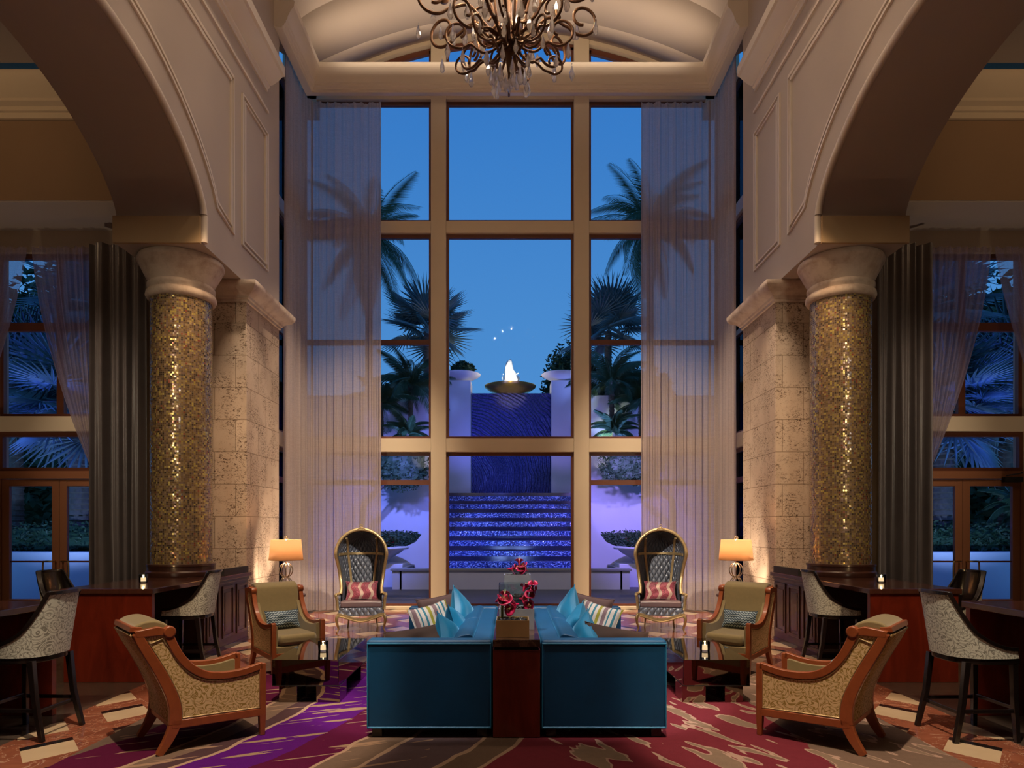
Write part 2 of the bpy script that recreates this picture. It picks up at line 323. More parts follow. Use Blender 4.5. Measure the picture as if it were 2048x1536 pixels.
# ------------------------------------------------------------------ mesh helpers
class MB:
    def __init__(s): s.v = []; s.f = []
    def add(s, vs, fs, T=None):
        b = len(s.v)
        for p in vs:
            p = Vector(p); s.v.append(tuple(T @ p if T else p))
        s.f += [[i+b for i in q] for q in fs]; return s
    def box(s, x0, x1, y0, y1, z0, z1, T=None):
        if x0 > x1: x0, x1 = x1, x0
        if y0 > y1: y0, y1 = y1, y0
        v = [(x, y, z) for x in (x0, x1) for y in (y0, y1) for z in (z0, z1)]
        return s.add(v, [(0, 1, 3, 2), (4, 6, 7, 5), (0, 4, 5, 1), (2, 3, 7, 6), (0, 2, 6, 4), (1, 5, 7, 3)], T)
    def grid(s, fn, nu, nv, cu=False, T=None):
        vs = [fn(i/(nu if cu else nu-1), j/(nv-1)) for i in range(nu) for j in range(nv)]
        fs = []
        for i in range(nu if cu else nu-1):
            for j in range(nv-1):
                a = i*nv+j; b = ((i+1) % nu)*nv+j; fs.append((a, b, b+1, a+1))
        return s.add(vs, fs, T)
    def lathe(s, prof, n=24, c=(0, 0, 0), cap=True, T=None, s1=1, s2=1):
        vs = []; fs = []; m = len(prof)
        for i in range(n):
            a = 2*PI*i/n
            for r, z in prof: vs.append((c[0]+r*math.cos(a)*s1, c[1]+r*math.sin(a)*s2, c[2]+z))
        for i in range(n):
            for j in range(m-1):
                a = i*m+j; b = ((i+1) % n)*m+j; fs.append((a, b, b+1, a+1))
        if cap:
            if prof[0][0] > 1e-4: fs.append([i*m for i in range(n)][::-1])
            if prof[-1][0] > 1e-4: fs.append([i*m+m-1 for i in range(n)])
        return s.add(vs, fs, T)
    def sweep(s, pts, sec, up=(0, 0, 1), closed=False, scale=None, T=None, caps=True):
        """sec: list of (a,b) in the (side, normal) plane; pts: path."""
        P = [Vector(p) for p in pts]; n = len(P); k_ = len(sec); vs = []; fs = []; up = Vector(up)
        for i, p in enumerate(P):
            a = P[(i-1) % n] if (closed or i) else p; b = P[(i+1) % n] if (closed or i < n-1) else p
            t_ = (b-a).normalized(); sd = t_.cross(up)
            if sd.length < 1e-5: sd = t_.cross(Vector((1, 0, 0)))
            sd.normalize(); nn = sd.cross(t_).normalized()
            sc = 1 if scale is None else (scale[i] if isinstance(scale, (list, tuple)) else scale(i/(n-1)))
            if closed or 0 < i < n-1:
                d1 = (p-a).normalized(); d2 = (b-p).normalized(); cs = max(.5, math.sqrt(max(0, (1+d1.dot(d2))/2)))
            else: cs = 1
            for (x, y) in sec: vs.append(p + sd*(x*sc/cs) + nn*(y*sc))
        for i in range(n if closed else n-1):
            for j in range(k_):
                a = i*k_+j; b = i*k_+(j+1) % k_; c_ = ((i+1) % n)*k_+(j+1) % k_; d = ((i+1) % n)*k_+j
                fs.append((a, b, c_, d))
        if not closed and caps: fs.append(list(range(k_))[::-1]); fs.append([(n-1)*k_+j for j in range(k_)])
        return s.add(vs, fs, T)
    def tube(s, pts, r, n=8, closed=False, T=None, scale=None, up=(0, 0, 1)):
        return s.sweep(pts, [(r*math.cos(2*PI*i/n), r*math.sin(2*PI*i/n)) for i in range(n)], up, closed, scale, T)
    def bar(s, pts, w_, h_, T=None, scale=None, up=(0, 0, 1), closed=False):
        return s.sweep(pts, [(-w_/2, -h_/2), (w_/2, -h_/2), (w_/2, h_/2), (-w_/2, h_/2)], up, closed, scale, T)
    def prism(s, poly, a, b, plane='yz', T=None):
        """extrude a 2-D polygon along the remaining axis from a to b"""
        def P(u, v, k_): return {'yz': (k_, u, v), 'xz': (u, k_, v), 'xy': (u, v, k_)}[plane]
        n = len(poly); vs = [P(u, v, a) for u, v in poly]+[P(u, v, b) for u, v in poly]
        fs = [list(range(n))[::-1], list(range(n, 2*n))]+[(i, (i+1) % n, n+(i+1) % n, n+i) for i in range(n)]
        return s.add(vs, fs, T)
    def build(s, name, mat, parent=None, smooth=40, bevel=0, sub=0, solid=0, seg=2):
        me = bpy.data.meshes.new(name); me.from_pydata([tuple(p) for p in s.v], [], s.f); me.update()
        bm = bmesh.new(); bm.from_mesh(me); bmesh.ops.recalc_face_normals(bm, faces=bm.faces)
        bm.to_mesh(me); bm.free()
        if smooth:
            me.polygons.foreach_set('use_smooth', [True]*len(me.polygons))
            try: me.set_sharp_from_angle(angle=R(smooth))
            except Exception: pass
        me.materials.append(mat)
        o = bpy.data.objects.new(name, me); C.objects.link(o)
        if parent: o.parent = parent
        if solid:
            q = o.modifiers.new('thick', 'SOLIDIFY'); q.thickness = solid; q.offset = 0
        if bevel:
            q = o.modifiers.new('bevel', 'BEVEL'); q.width = bevel; q.segments = seg; q.limit_method = 'ANGLE'; q.angle_limit = R(40); q.harden_normals = False
        if sub:
            q = o.modifiers.new('sub', 'SUBSURF'); q.levels = sub; q.render_levels = sub
        return o
def thing(name, label, cat, loc=(0, 0, 0), rz=0, group=None, kind=None):
    o = bpy.data.objects.new(name, None); C.objects.link(o); o.empty_display_size = .1
    o.location = loc; o.rotation_euler = (0, 0, rz); return tag(o, label, cat, group, kind)
def tag(o, label, cat, group=None, kind=None):
    o['label'] = label; o['category'] = cat
    if group: o['group'] = group
    if kind: o['kind'] = kind
    return o
def struct(o, label=None):
    o['kind'] = 'structure'
    if label: o['label'] = label
    return o
def copy_tree(o, parent=None):
    c = o.copy(); C.objects.link(c)
    if parent: c.parent = parent
    for ch in list(o.children): copy_tree(ch, c)
    return c
def cr_spline(pts, n=8, closed=False):
    """Catmull-Rom through tuples of any size"""
    out = []; m = len(pts); rng = range(m if closed else m-1)
    for i in rng:
        p0 = pts[(i-1) % m] if (closed or i) else pts[0]; p1 = pts[i]; p2 = pts[(i+1) % m]; p3 = pts[(i+2) % m] if (closed or i+2 < m) else pts[-1]
        for j in range(n):
            t_ = j/n
            out.append(tuple(.5*((2*b)+(-a+c)*t_+(2*a-5*b+4*c-d)*t_*t_+(-a+3*b-3*c+d)*t_**3) for a, b, c, d in zip(p0, p1, p2, p3)))
    if not closed: out.append(tuple(pts[-1]))
    return out
SIDE = {-1: 'left', 1: 'right'}

# ------------------------------------------------------------------ the room shell
XW, XO = 3.9, 5.0            # nave face and outer face of the arcade walls
YB, YP, YE = 9.75, 9.95, 11.35
YG = 13.7                    # plane of the tall window
struct(MB().box(-11, 11, -4, 13.72, -.1, 0).build('floor', M['floor'], smooth=0))
struct(MB().box(-5.4, 5.4, -4, 11.9, 12.0, 12.15).build('ceiling', M['plaster'], smooth=0))
struct(MB().box(-11, 11, -4.2, -4, 0, 12.1).build('wall_rear', M['plaster'], smooth=0))
def arch_half():
    c = 6.2; half = 2.35; rise = 1.05; n = 20; pts = []
    Rr = (half*half+rise*rise)/(2*rise)
    for i in range(n+1):
        th = PI/2*i/n; y = half*math.cos(th)
        ell = rise*math.sin(th); arc = math.sqrt(max(0, Rr*Rr-y*y))-(Rr-rise)
        pts.append((c+y, 5.58+.5*ell+.5*arc))
    return pts
AH = arch_half()
ARCH = AH + [(12.4-y, z) for y, z in AH[::-1][1:]]
for s in (-1, 1):
    sd = SIDE[s]
    poly = [(8.55, 5.24), (YE, 5.24), (YE, 12.0), (-4, 12.0), (-4, 5.24), (3.85, 5.24)] + ARCH[::-1]
    wall = MB().prism(poly, s*XW, s*XO, 'yz').build('wall_'+sd, M['plaster'], smooth=30); struct(wall)
    struct(MB().box(s*(XW+.02), s*(XO+.02), 8.50, 8.552, 5.24, 5.58).build('trim_17' if s < 0 else 'trim_18', M['impost'], smooth=0))
    struct(MB().box(s*5.02, s*11, 9.66, 10.6, 6.315, 6.33).build('ceiling_bulkhead_'+sd, M['plaster'], smooth=0))
    # arch moulding roll, on the nave face
    mo = MB()
    sec = [(-.05, -.05), (.05, -.05), (.06, 0), (.05, .05), (-.05, .05)]
    mo.tube([(s*(XW-.005), y, z+.03) for y, z in ARCH], .045, 10, up=(1, 0, 0))
    mo.tube([(s*(XW-.005), 8.57, 5.6), (s*(XW-.005), 8.57, 5.26)], .045, 10, up=(1, 0, 0))
    struct(mo.build('trim_1' if s < 0 else 'trim_2', M['trim']))
    # raised panel mouldings
    def off(d):
        out = []
        for i in range(len(ARCH)):
            a = Vector(ARCH[max(0, i-1)]); b = Vector(ARCH[min(len(ARCH)-1, i+1)]); t_ = (b-a).normalized(); nn = Vector((-t_.y, t_.x))
            if nn.dot(Vector(ARCH[i])-Vector((6.2, 5.0))) < 0: nn = -nn
            q = Vector(ARCH[i])+nn*d; out.append((q.x, q.y))
        return out
    o1 = [p for p in off(.46) if p[1] > 5.78]
    mo = MB()
    for d in (0, .075):
        pl = [(9.45-d, 5.76+d*1.2)]+[(max(min(y, 9.2), 3.1), z+d) for y, z in o1]+[(2.95+d, 5.76+d*1.2), (2.95+d, 7.95-d), (9.45-d, 7.95-d)]
        mo.bar([(s*(XW-.012), y, z) for y, z in pl], .035, .03, up=(1, 0, 0), closed=True)
    for d in (0, .075):
        mo.bar([(s*(XW-.012), y, z) for y, z in [(9.78+d, 5.75+d), (10.78-d, 5.75+d), (10.78-d, 7.93-d), (9.78+d, 7.93-d)]], .035, .03, up=(1, 0, 0), closed=True)
    mo.box(s*XW, s*(XW-.03), -4, 10.8, 8.27, 8.31)
    struct(mo.build('trim_3' if s < 0 else 'trim_4', M['trim']))
    # nave cornice
    prof = [(0, 8.58), (.03, 8.58), (.03, 8.63), (.06, 8.65), (.06, 8.68), (.12, 8.70), (.2, 8.76), (.26, 8.82), (.3, 8.83), (.3, 8.97), (.27, 8.99), (0, 8.99)]
    mo = MB().prism([(s*(XW-a), z) for a, z in prof], -4, 10.75, 'xz')
    struct(mo.build('trim_5' if s < 0 else 'trim_6', M['trim'], smooth=30))
    # wing: bulkhead, ceiling, cornice, window wall
    struct(MB().box(s*XO, s*11, 9.65, 10.9, 6.33, 8.6).build('wall_wing_'+sd, M['tanwall'], smooth=0))
    prof = [(0, 7.47), (.05, 7.47), (.05, 7.55), (.08, 7.56), (.08, 7.62), (.15, 7.66), (.15, 7.70), (.16, 7.71), (.26, 7.86), (.3, 7.95), (.3, 8.0), (0, 8.0)]
    struct(MB().prism([(9.65-a, z) for a, z in prof], s*XO, s*11, 'yz').build('trim_7' if s < 0 else 'trim_8', M['cream'], smooth=30))
    struct(MB().box(s*XO, s*11, -4, 9.3, 8.05, 8.2).build('ceiling_wing_'+sd, M['plaster'], smooth=0))
    struct(MB().box(s*XO, s*11, 9.25, 9.7, 8.56, 8.6).build('ceiling_shaded_cove_'+sd, M['black'], smooth=0))  # closes the gap; coloured black so it reads as deep shade
    struct(MB().box(s*11, s*11.1, -4, 10.9, 0, 8.6).build('wall_outer_'+sd, M['tanwall'], smooth=0))
    ww = MB()
    xa, xb = 6.17, 8.07
    ww.box(s*5.26, s*xa, 10.6, 10.85, 0, 6.33).box(s*xb, s*11, 10.6, 10.85, 0, 6.33).box(s*xa, s*xb, 10.6, 10.85, 5.97, 6.33)
    ww.box(s*xa, s*xb, 10.56, 10.85, 3.16, 3.39)
    struct(ww.build('wall_window_'+sd, M['cream'], smooth=0))
# front of the bay: wall with the wide arch
def ell(a, b, z0, n=40, x=0):
    return [(a*math.cos(PI*i/n), z0+b*math.sin(PI*i/n)) for i in range(n+1)]
E0 = ell(4.12, 1.5, 10.02)
poly = [(-4.12, 5.24)]  # left jamb hidden behind the pier
fw = MB()
for (ya, yb, a, b, z0) in ((11.35, 11.95, 4.12, 1.5, 10.02),):
    E = ell(a, b, z0)
    poly = [(5.4, 12.0), (5.4, 9.0), (4.12, 9.0)]+E+[(-4.12, 9.0), (-5.4, 9.0), (-5.4, 12.0)]
    fw.prism(poly, ya, yb, 'xz')
struct(fw.build('wall_bay_front', M['plaster'], smooth=30))
# vault of the bay
def curveB(n=40):
    return [(x, 11.36-.0655*abs(x)**2.0) for x in [3.92*math.cos(PI*i/n) for i in range(n+1)]]
def curveC(n=40, d=0):
    return [(x, 11.66-d-.068*x*x) for x in [3.92*math.cos(PI*i/n) for i in range(n+1)]]
EA = ell(4.12, 1.62, 10.1); B_ = curveB(); C_ = curveC()
va = MB(); vs = [(x, 11.95, z) for x, z in EA]+[(x, 12.8, z) for x, z in B_]
n = len(EA); va.add(vs, [(i, i+1, n+i+1, n+i) for i in range(n-1)])
struct(va.build('ceiling_bay', M['plaster'], smooth=60, solid=.03))
va = MB(); vs = [(x, 12.8, z) for x, z in B_]+[(x, 13.6, z) for x, z in C_]
va.add(vs, [(i, i+1, n+i+1, n+i) for i in range(n-1)])
struct(va.build('ceiling_recess', M['plaster'], smooth=60, solid=.03))
# upper part of the window wall round the arched lights
bw = MB()
G_ = curveC(40, .10)
poly = [(4.6, 12.1), (4.6, 10.0), (3.92, 10.0)]+G_+[(-3.92, 10.0), (-4.6, 10.0), (-4.6, 12.1)]
bw.prism(poly, 13.6, 13.85, 'xz')
struct(bw.build('wall_bay_back', M['cream'], smooth=30))
struct(MB().box(-4.6, 4.6, 11.9, 13.85, 12.0, 12.1).build('ceiling_bay_roof', M['plaster'], smooth=0))
# bay cornice (the ring that carries the sheers)
prof = [(0, 9.87), (.05, 9.87), (.05, 9.90), (.08, 9.91), (.08, 9.94), (.11, 9.96), (.11, 9.99), (.13, 10.01), (.14, 10.06), (.19, 10.16), (.24, 10.22), (.25, 10.30), (.23, 10.32), (-.1, 10.32), (-.1, 9.9)]
path = [(-3.87, 11.1), (-3.87, 12.86), (3.87, 12.86), (3.87, 11.1)]
mo = MB(); vs = []; k_ = len(prof)
nrm = [(1, 0), (1, -1), (-1, -1), (-1, 0)]
for (x, y), (nx, ny) in zip(path, nrm):
    for a, z in prof: vs.append((x+nx*(a+.06)*1.0, y+ny*(a+.06), z))
fs = []
for i in range(3):
    for j in range(k_): fs.append((i*k_+j, i*k_+(j+1) % k_, (i+1)*k_+(j+1) % k_, (i+1)*k_+j))
fs += [list(range(k_)), [3*k_+j for j in range(k_)]]
mo.add(vs, fs); struct(mo.build('trim_9', M['trim'], smooth=30))
# pilaster strips closing the bay at both sides + side wall frames
for s in (-1, 1):
    struct(MB().box(s*4.12, s*5.4, 11.36, 11.95, 5.26, 9.05).build('wall_bay_'+SIDE[s], M['plaster'], smooth=0))
    struct(MB().box(s*4.36, s*5.4, 11.41, 11.6, 0, 5.24).build('wall_jamb_'+SIDE[s], M['plaster'], smooth=0))
# ------------------------------------------------------------------ tall window: cream grid
def zz_(y): return 1.65+(1055-y)*YG/1350
def xx_(x): return (x-1022)*YG/1350
PX = [xx_(863), xx_(893), xx_(1147), xx_(1177)]
gr = MB()
for a, b in ((PX[0], PX[1]), (PX[2], PX[3]), (-4.45, -4.2), (4.2, 4.45)): gr.box(a, b, 13.58, 13.86, 0, 11.9 if abs(a) < 3 else 10.2)
for z0, z1 in ((zz_(205), zz_(178)+.1), (zz_(470), zz_(446)), (zz_(905), zz_(878)), (0, .06)):
    for a, b in ((-4.2, PX[0]), (PX[1], PX[2]), (PX[3], 4.2)): gr.box(a, b, 13.60, 13.86, z0, z1)
struct(gr.build('trim_10', M['cream'], smooth=0, bevel=.008))
wn = [0]
def window(x0, x1, z0, z1, bars=(), arch=False, T=None, y=13.68, fw_=.05):
    wn[0] += 1
    fr = MB()
    if arch:
        top = lambda x: 11.54-.068*x*x
        xs = [x0+(x1-x0)*i/16 for i in range(17)]
        inner = [(x, top(x)-.11) for x in xs]; outer = [(x, top(x)) for x in xs]
        for i in range(16):
            for q in range(1):
                a, b, c_, d = outer[i], outer[i+1], inner[i+1], inner[i]
                fr.prism([a, b, c_, d], y, y+.07, 'xz')
        fr.box(x0, x0+.05, y, y+.07, z0, top(x0)-.05).box(x1-.05, x1, y, y+.07, z0, top(x1)-.05).box(x0, x1, y, y+.07, z0, z0+.05)
        fo = struct(fr.build('window_%d' % wn[0], M['bronze_frame'], smooth=0))
        gp = MB().prism([(x0+.04, z0+.04)]+[(min(max(x, x0+.04), x1-.04), z) for x, z in [(x, top(x)-.09) for x in xs]]+[(x1-.04, z0+.04)], y+.03, y+.04, 'xz')
        gp.build('pane', M['pane'], fo, smooth=0); return fo
    def bx(m_, a, b, c_, d, e_, f_): m_.box(a, b, c_, d, e_, f_, T)
    bx(fr, x0, x0+fw_, y, y+.08, z0, z1); bx(fr, x1-fw_, x1, y, y+.08, z0, z1); bx(fr, x0+fw_, x1-fw_, y, y+.08, z0, z0+fw_); bx(fr, x0+fw_, x1-fw_, y, y+.08, z1-fw_*1.4, z1)
    for z in bars: bx(fr, x0+fw_, x1-fw_, y, y+.08, z-.05, z+.05)
    fo = struct(fr.build('window_%d' % wn[0], M['bronze_frame'], smooth=0))
    lv = [z0+fw_]+[z for z in bars]+[z1-fw_]
    for i in range(len(lv)-1):
        g_ = MB(); bx(g_, x0+fw_*.8, x1-fw_*.8, y+.035, y+.045, lv[i], lv[i+1]); g_.build('pane', M['pane'], fo, smooth=0)
    return fo
L = [(zz_(1212), zz_(905)), (zz_(878), zz_(470)), (zz_(446), zz_(205))]
for i, (z0, z1) in enumerate(L):
    window(PX[1], PX[2], z0, z1)
    for s in (-1, 1):
        a, b = (-4.2, PX[0]) if s < 0 else (PX[3], 4.2)
        window(a, b, z0, z1, ([zz_(965)], [zz_(685)], [])[i])
for a, b in ((-3.85, PX[0]), (PX[1], PX[2]), (PX[3], 3.85)): window(a, b, 10.4, 12, arch=True)
# returns of the bay (side windows)
for s in (-1, 1):
    g2 = MB()
    for z0, z1 in ((zz_(178)-.2, 10.3), (zz_(470), zz_(446)), (zz_(905), zz_(878)), (0, .06)): g2.box(s*4.3, s*4.55, 11.6, 13.6, z0, z1)
    g2.box(s*4.3, s*4.55, 11.6, 11.66, 0, 9.9)
    struct(g2.build('trim_11' if s < 0 else 'trim_12', M['cream'], smooth=0))
    T = Matrix.Translation((s*4.4, 0, 0)) @ Matrix.Rotation(R(90), 4, 'Z')
    for i, (z0, z1) in enumerate(L):
        window(11.7, 13.55, z0, z1, ([zz_(965)], [zz_(685)], [])[i], T=T, y=-.04)
# wing windows and doors
dn = [0]
for s in (-1, 1):
    xa, xb, xm = 6.17, 8.07, 7.12
    def span(a, b): return (min(s*a, s*b), max(s*a, s*b))
    for (z0, z1) in ((3.39, 4.83), (4.83, 5.97)):
        for a, b in ((xa, xm), (xm, xb)):
            x0, x1 = span(a, b); window(x0, x1, z0, z1, y=10.66, fw_=.055)
    x0, x1 = span(xa, xb); window(x0, x1, 2.54, 3.16, y=10.64, fw_=.055)
    fr = MB(); fr.box(s*xa, s*xb, 10.62, 10.74, 2.42, 2.54).box(s*xa, s*(xa+.04), 10.62, 10.74, 0, 2.42).box(s*(xb-.04), s*xb, 10.62, 10.74, 0, 2.42)
    fo = struct(fr.build('trim_13' if s < 0 else 'trim_14', M['doorwood'], smooth=0))
    for a, b, hs in ((xa+.045, xm-.003, 1), (xm+.003, xb-.045, -1)):
        dn[0] += 1
        d = MB(); st = .115; y0, y1 = 10.64, 10.70
        d.box(s*a, s*(a+st), y0, y1, .01, 2.41).box(s*(b-st), s*b, y0, y1, .01, 2.41).box(s*(a+st), s*(b-st), y0, y1, 2.30, 2.41).box(s*(a+st), s*(b-st), y0, y1, .01, .52)
        do = struct(d.build('door_%d' % dn[0], M['doorwood'], smooth=0, bevel=.004))
        MB().box(s*(a+st), s*(b-st), 10.66, 10.67, .52, 2.3).build('pane', M['pane'], do, smooth=0)
        MB().box(s*(a+st), s*(b-st), 10.655, 10.68, 1.10, 1.125).build('glazing_bar', M['bronze_frame'], do, smooth=0)
        hx = s*((b-.055) if hs > 0 else (a+.055)); hd = -s*hs
        h = MB(); q = [(hx, 10.64, .80), (hx, 10.60, .80), (hx+hd*.03, 10.56, .80), (hx+hd*.11, 10.555, .80), (hx+hd*.14, 10.555, .83), (hx+hd*.14, 10.555, 1.09), (hx+hd*.11, 10.555, 1.12), (hx+hd*.03, 10.56, 1.12), (hx, 10.60, 1.12), (hx, 10.64, 1.12)]
        h.tube(cr_spline(q, 4), .013, 8, up=(0, 1, .01)); h.build('handle', M['brass'], do)
# door closer arm on the right doors
cl = MB().box(7.72, 8.0, 10.54, 10.62, 2.36, 2.44); cl.tube([(7.75, 10.56, 2.46), (7.98, 10.52, 2.50), (8.02, 10.6, 2.52)], .01)
struct(cl.build('door_closer', M['black'], smooth=0))
# ------------------------------------------------------------------ piers and mosaic columns
for s in (-1, 1):
    sd = SIDE[s]
    t_ = thing('stone_pier', 'coral stone block pier between the %s mosaic column and the tall window' % sd, 'pier', (0, 0, 0), 0, None, 'thing')
    MB().box(s*XW, s*5.25, YP, YE, 0.28, 4.99).build('block_shaft', M['stone'], t_, smooth=0, bevel=.006)
    MB().box(s*(XW-.05), s*5.25, YP-.05, YE+.05, 0, .2).box(s*(XW-.025), s*5.25, YP-.025, YE+.025, .2, .28).build('base', M['stone_plain'], t_, smooth=0, bevel=.01)
    prof = [(0, 4.97), (.03, 4.97), (.03, 5.01), (.05, 5.02), (.06, 5.05), (.10, 5.08), (.16, 5.11), (.2, 5.16), (.21, 5.2), (.21, 5.235), (0, 5.235)]
    cw = MB(); vs = []; k_ = len(prof)
    path = [(5.25, YP, 0, -1), (XW, YP, -1, -1), (XW, YE, -1, 1), (4.3, YE, 0, 1)]
    for x, y, nx, ny in path:
        for a, z in prof: vs.append((s*(x+nx*a), y+ny*a, z))
    fs = [(i*k_+j, i*k_+(j+1) % k_, (i+1)*k_+(j+1) % k_, (i+1)*k_+j) for i in range(3) for j in range(k_)]+[list(range(k_)), [3*k_+j for j in range(k_)]]
    cw.add(vs, fs); cw.build('crown_moulding', M['limestone'], t_, smooth=30)
    c = thing('mosaic_column', 'round gold mosaic column with stone capital, rising from the %s corner bar' % sd, 'column', (s*4.45, 9.12, 0), 0, None, 'thing')
    MB().lathe([(.38, 1.0), (.383, 2.5), (.383, 4.72)], 64, cap=False).build('mosaic_shaft', M['mosaic'], c, smooth=60)
    cp = [(.385, 4.68), (.42, 4.69), (.44, 4.73), (.43, 4.78), (.40, 4.80), (.40, 4.82), (.42, 4.84), (.42, 4.88), (.40, 4.90), (.415, 4.93), (.45, 5.0), (.49, 5.08), (.51, 5.12), (.515, 5.14), (.53, 5.15), (.54, 5.18), (.53, 5.22), (.52, 5.238)]
    MB().lathe(cp, 56).build('capital', M['limestone'], c, smooth=50)
    MB().lathe([(.43, 1.0), (.44, 1.02), (.44, 1.06), (.42, 1.08), (.42, 1.13), (.43, 1.14), (.43, 1.165), (.38, 1.17)], 48).build('base_ring', M['darkwood'], c, smooth=40)
# ------------------------------------------------------------------ rug
t = NT('swirl_rug_wool'); o = t.obj(); x, y, z = t.sep(o)
nz = t.noise(o, 1.1, 3, .5); nz = t.math('SUBTRACT', nz, .5)
xs = t.math('SUBTRACT', x, t.math('MULTIPLY', t.math('SUBTRACT', y, 5.3), .5))
yq = t.math('SUBTRACT', y, 4.6); xs = t.math('ADD', xs, t.math('MULTIPLY', t.math('MULTIPLY', yq, yq), .13)); xs = t.math('MULTIPLY_ADD', nz, .30, xs)                   # sheared coordinate of the left half
xr = t.math('MULTIPLY_ADD', nz, .5, x)
LFT = [(0, (.13, .085, .062)), (.09, (.085, .006, .034)), (.20, (.17, .11, .08)), (.235, (.07, .035, .04)), (.27, (.085, .006, .15)), (.36, (.085, .005, .035)), (.44, (.16, .105, .075)), (.50, (.11, .07, .075)), (.60, (.14, .09, .062)), (.655, (.16, .022, .034))]
cl_ = t.ramp(t.math('DIVIDE', t.math('ADD', xs, 3.4), 5.4), LFT, 'CONSTANT')
RGT = [(0, (.16, .022, .034)), (.60, (.16, .022, .034)), (.66, (.17, .11, .08)), (.93, (.06, .085, .085))]
crr = t.ramp(t.math('DIVIDE', xr, 3.4), RGT, 'CONSTANT')
col = t.mix(t.math('GREATER_THAN', x, .22), cl_, crr)
# brush strokes
def strokes(vec_scale, rot, lo, hi, scale=1):
    m0 = t.n('Mapping'); t.put(m0.inputs[0], o); m0.inputs['Rotation'].default_value = (0, 0, rot)
    mp = t.n('Mapping'); t.put(mp.inputs[0], m0.outputs[0]); mp.inputs['Scale'].default_value = vec_scale
    f = t.noise(mp.outputs[0], scale, 2, .45, .25); return t.math('MULTIPLY', t.math('GREATER_THAN', f, lo), t.math('LESS_THAN', f, hi)), f
sL, fL = strokes((1.3, 15, 1), R(-25), .62, .66)
sL2, _ = strokes((1.3, 15, 1), R(-25), .62, 2)
left = t.math('MULTIPLY', t.math('LESS_THAN', x, -.6), t.math('GREATER_THAN', xs, -3.0))
col = t.mix(t.math('MULTIPLY', sL2, left), col, (.32, .20, .13))
sR, fR = strokes((6.0, 1.6, 1), R(-28), .555, .585)
sR2, _ = strokes((6.0, 1.6, 1), R(-28), .585, 2)
right = t.math('GREATER_THAN', x, .25)
col = t.mix(t.math('MULTIPLY', sR2, right), col, (.22, .15, .105)); col = t.mix(t.math('MULTIPLY', sR, right), col, (.40, .26, .20))
# pale outlines between fields
for e_ in (.20, .27, .44, .50, .60, .655):
    dd = t.math('ABSOLUTE', t.math('SUBTRACT', t.math('DIVIDE', t.math('ADD', xs, 3.4), 5.4), e_))
    col = t.mix(t.math('MULTIPLY', t.math('LESS_THAN', dd, .0035), t.math('LESS_THAN', x, .3)), col, (.38, .25, .17))
pile = t.noise(o, 190, 3, .7); pl2 = t.noise(o, 18, 4, .6)
col = t.mix(1, col, t.mix(t.math('ADD', t.math('MULTIPLY', pile, .6), t.math('MULTIPLY', pl2, .4)), (.6, .6, .6), (1.35, 1.35, 1.35)), 'MULTIPLY')
M['rug'] = t.done(t.pbr(col, .95, 0, t.bump(pile, .6, .008), Specular_IOR_Level=.1))
rp = []
for i in range(72):
    a = 2*PI*i/72; ca, sa = math.cos(a), math.sin(a); e_ = .42
    rp.append((3.16*math.copysign(abs(ca)**e_, ca), 4.6+3.6*math.copysign(abs(sa)**e_, sa)))
rug = MB().prism(rp, .001, .016, 'xy').build('area_rug', M['rug'], smooth=0, bevel=.005)
tag(rug, 'large swirled rug in purple, burgundy and taupe under the seating group', 'rug')

# ------------------------------------------------------------------ cushions
def cushion_mb(w_, h_, d, seed=0, piping=True, wr=.012, n=22):
    rnd = random.Random(seed); b = MB(); ph = [rnd.uniform(0, 6) for _ in range(4)]
    def f(sign):
        def g(u, v):
            a = 2*u-1; c_ = 2*v-1
            ex = 1-.09*(1-c_*c_)*abs(a)**3; ez = 1-.09*(1-a*a)*abs(c_)**3
            th = max(0, (1-abs(a)**2.4))**.5*max(0, (1-abs(c_)**2.4))**.5
            wv = wr*(math.sin(7*a+ph[0]+3*c_)+math.sin(6*c_-4*a+ph[1]))*th
            return (a*w_/2*ex, sign*(d/2*th+wv*.5), c_*h_/2*ez)
        return g
    b.grid(f(1), n, n); b.grid(f(-1), n, n); return b
def cushion(name, label, mat, w_, h_, d, loc, rot, seed=0, group=None, cat='cushion', pipe=None):
    o = cushion_mb(w_, h_, d, seed).build(name, mat, smooth=80)
    o.location = loc; o.rotation_euler = Euler(rot, 'XYZ')
    tag(o, label, cat, group)
    pb = MB(); pts = []
    for k_ in range(80):
        q = k_/80*4; sd = int(q); f = (q-sd)*2-1
        a, c_ = [(f, -1), (1, f), (-f, 1), (-1, -f)][sd]
        ex = 1-.09*(1-c_*c_)*abs(a)**3; ez = 1-.09*(1-a*a)*abs(c_)**3
        pts.append((a*w_/2*ex, 0, c_*h_/2*ez))
    pb.tube(pts, .006, 6, closed=True, up=(0, 1, 0)); pb.build('piping', pipe or mat, o)
    return o

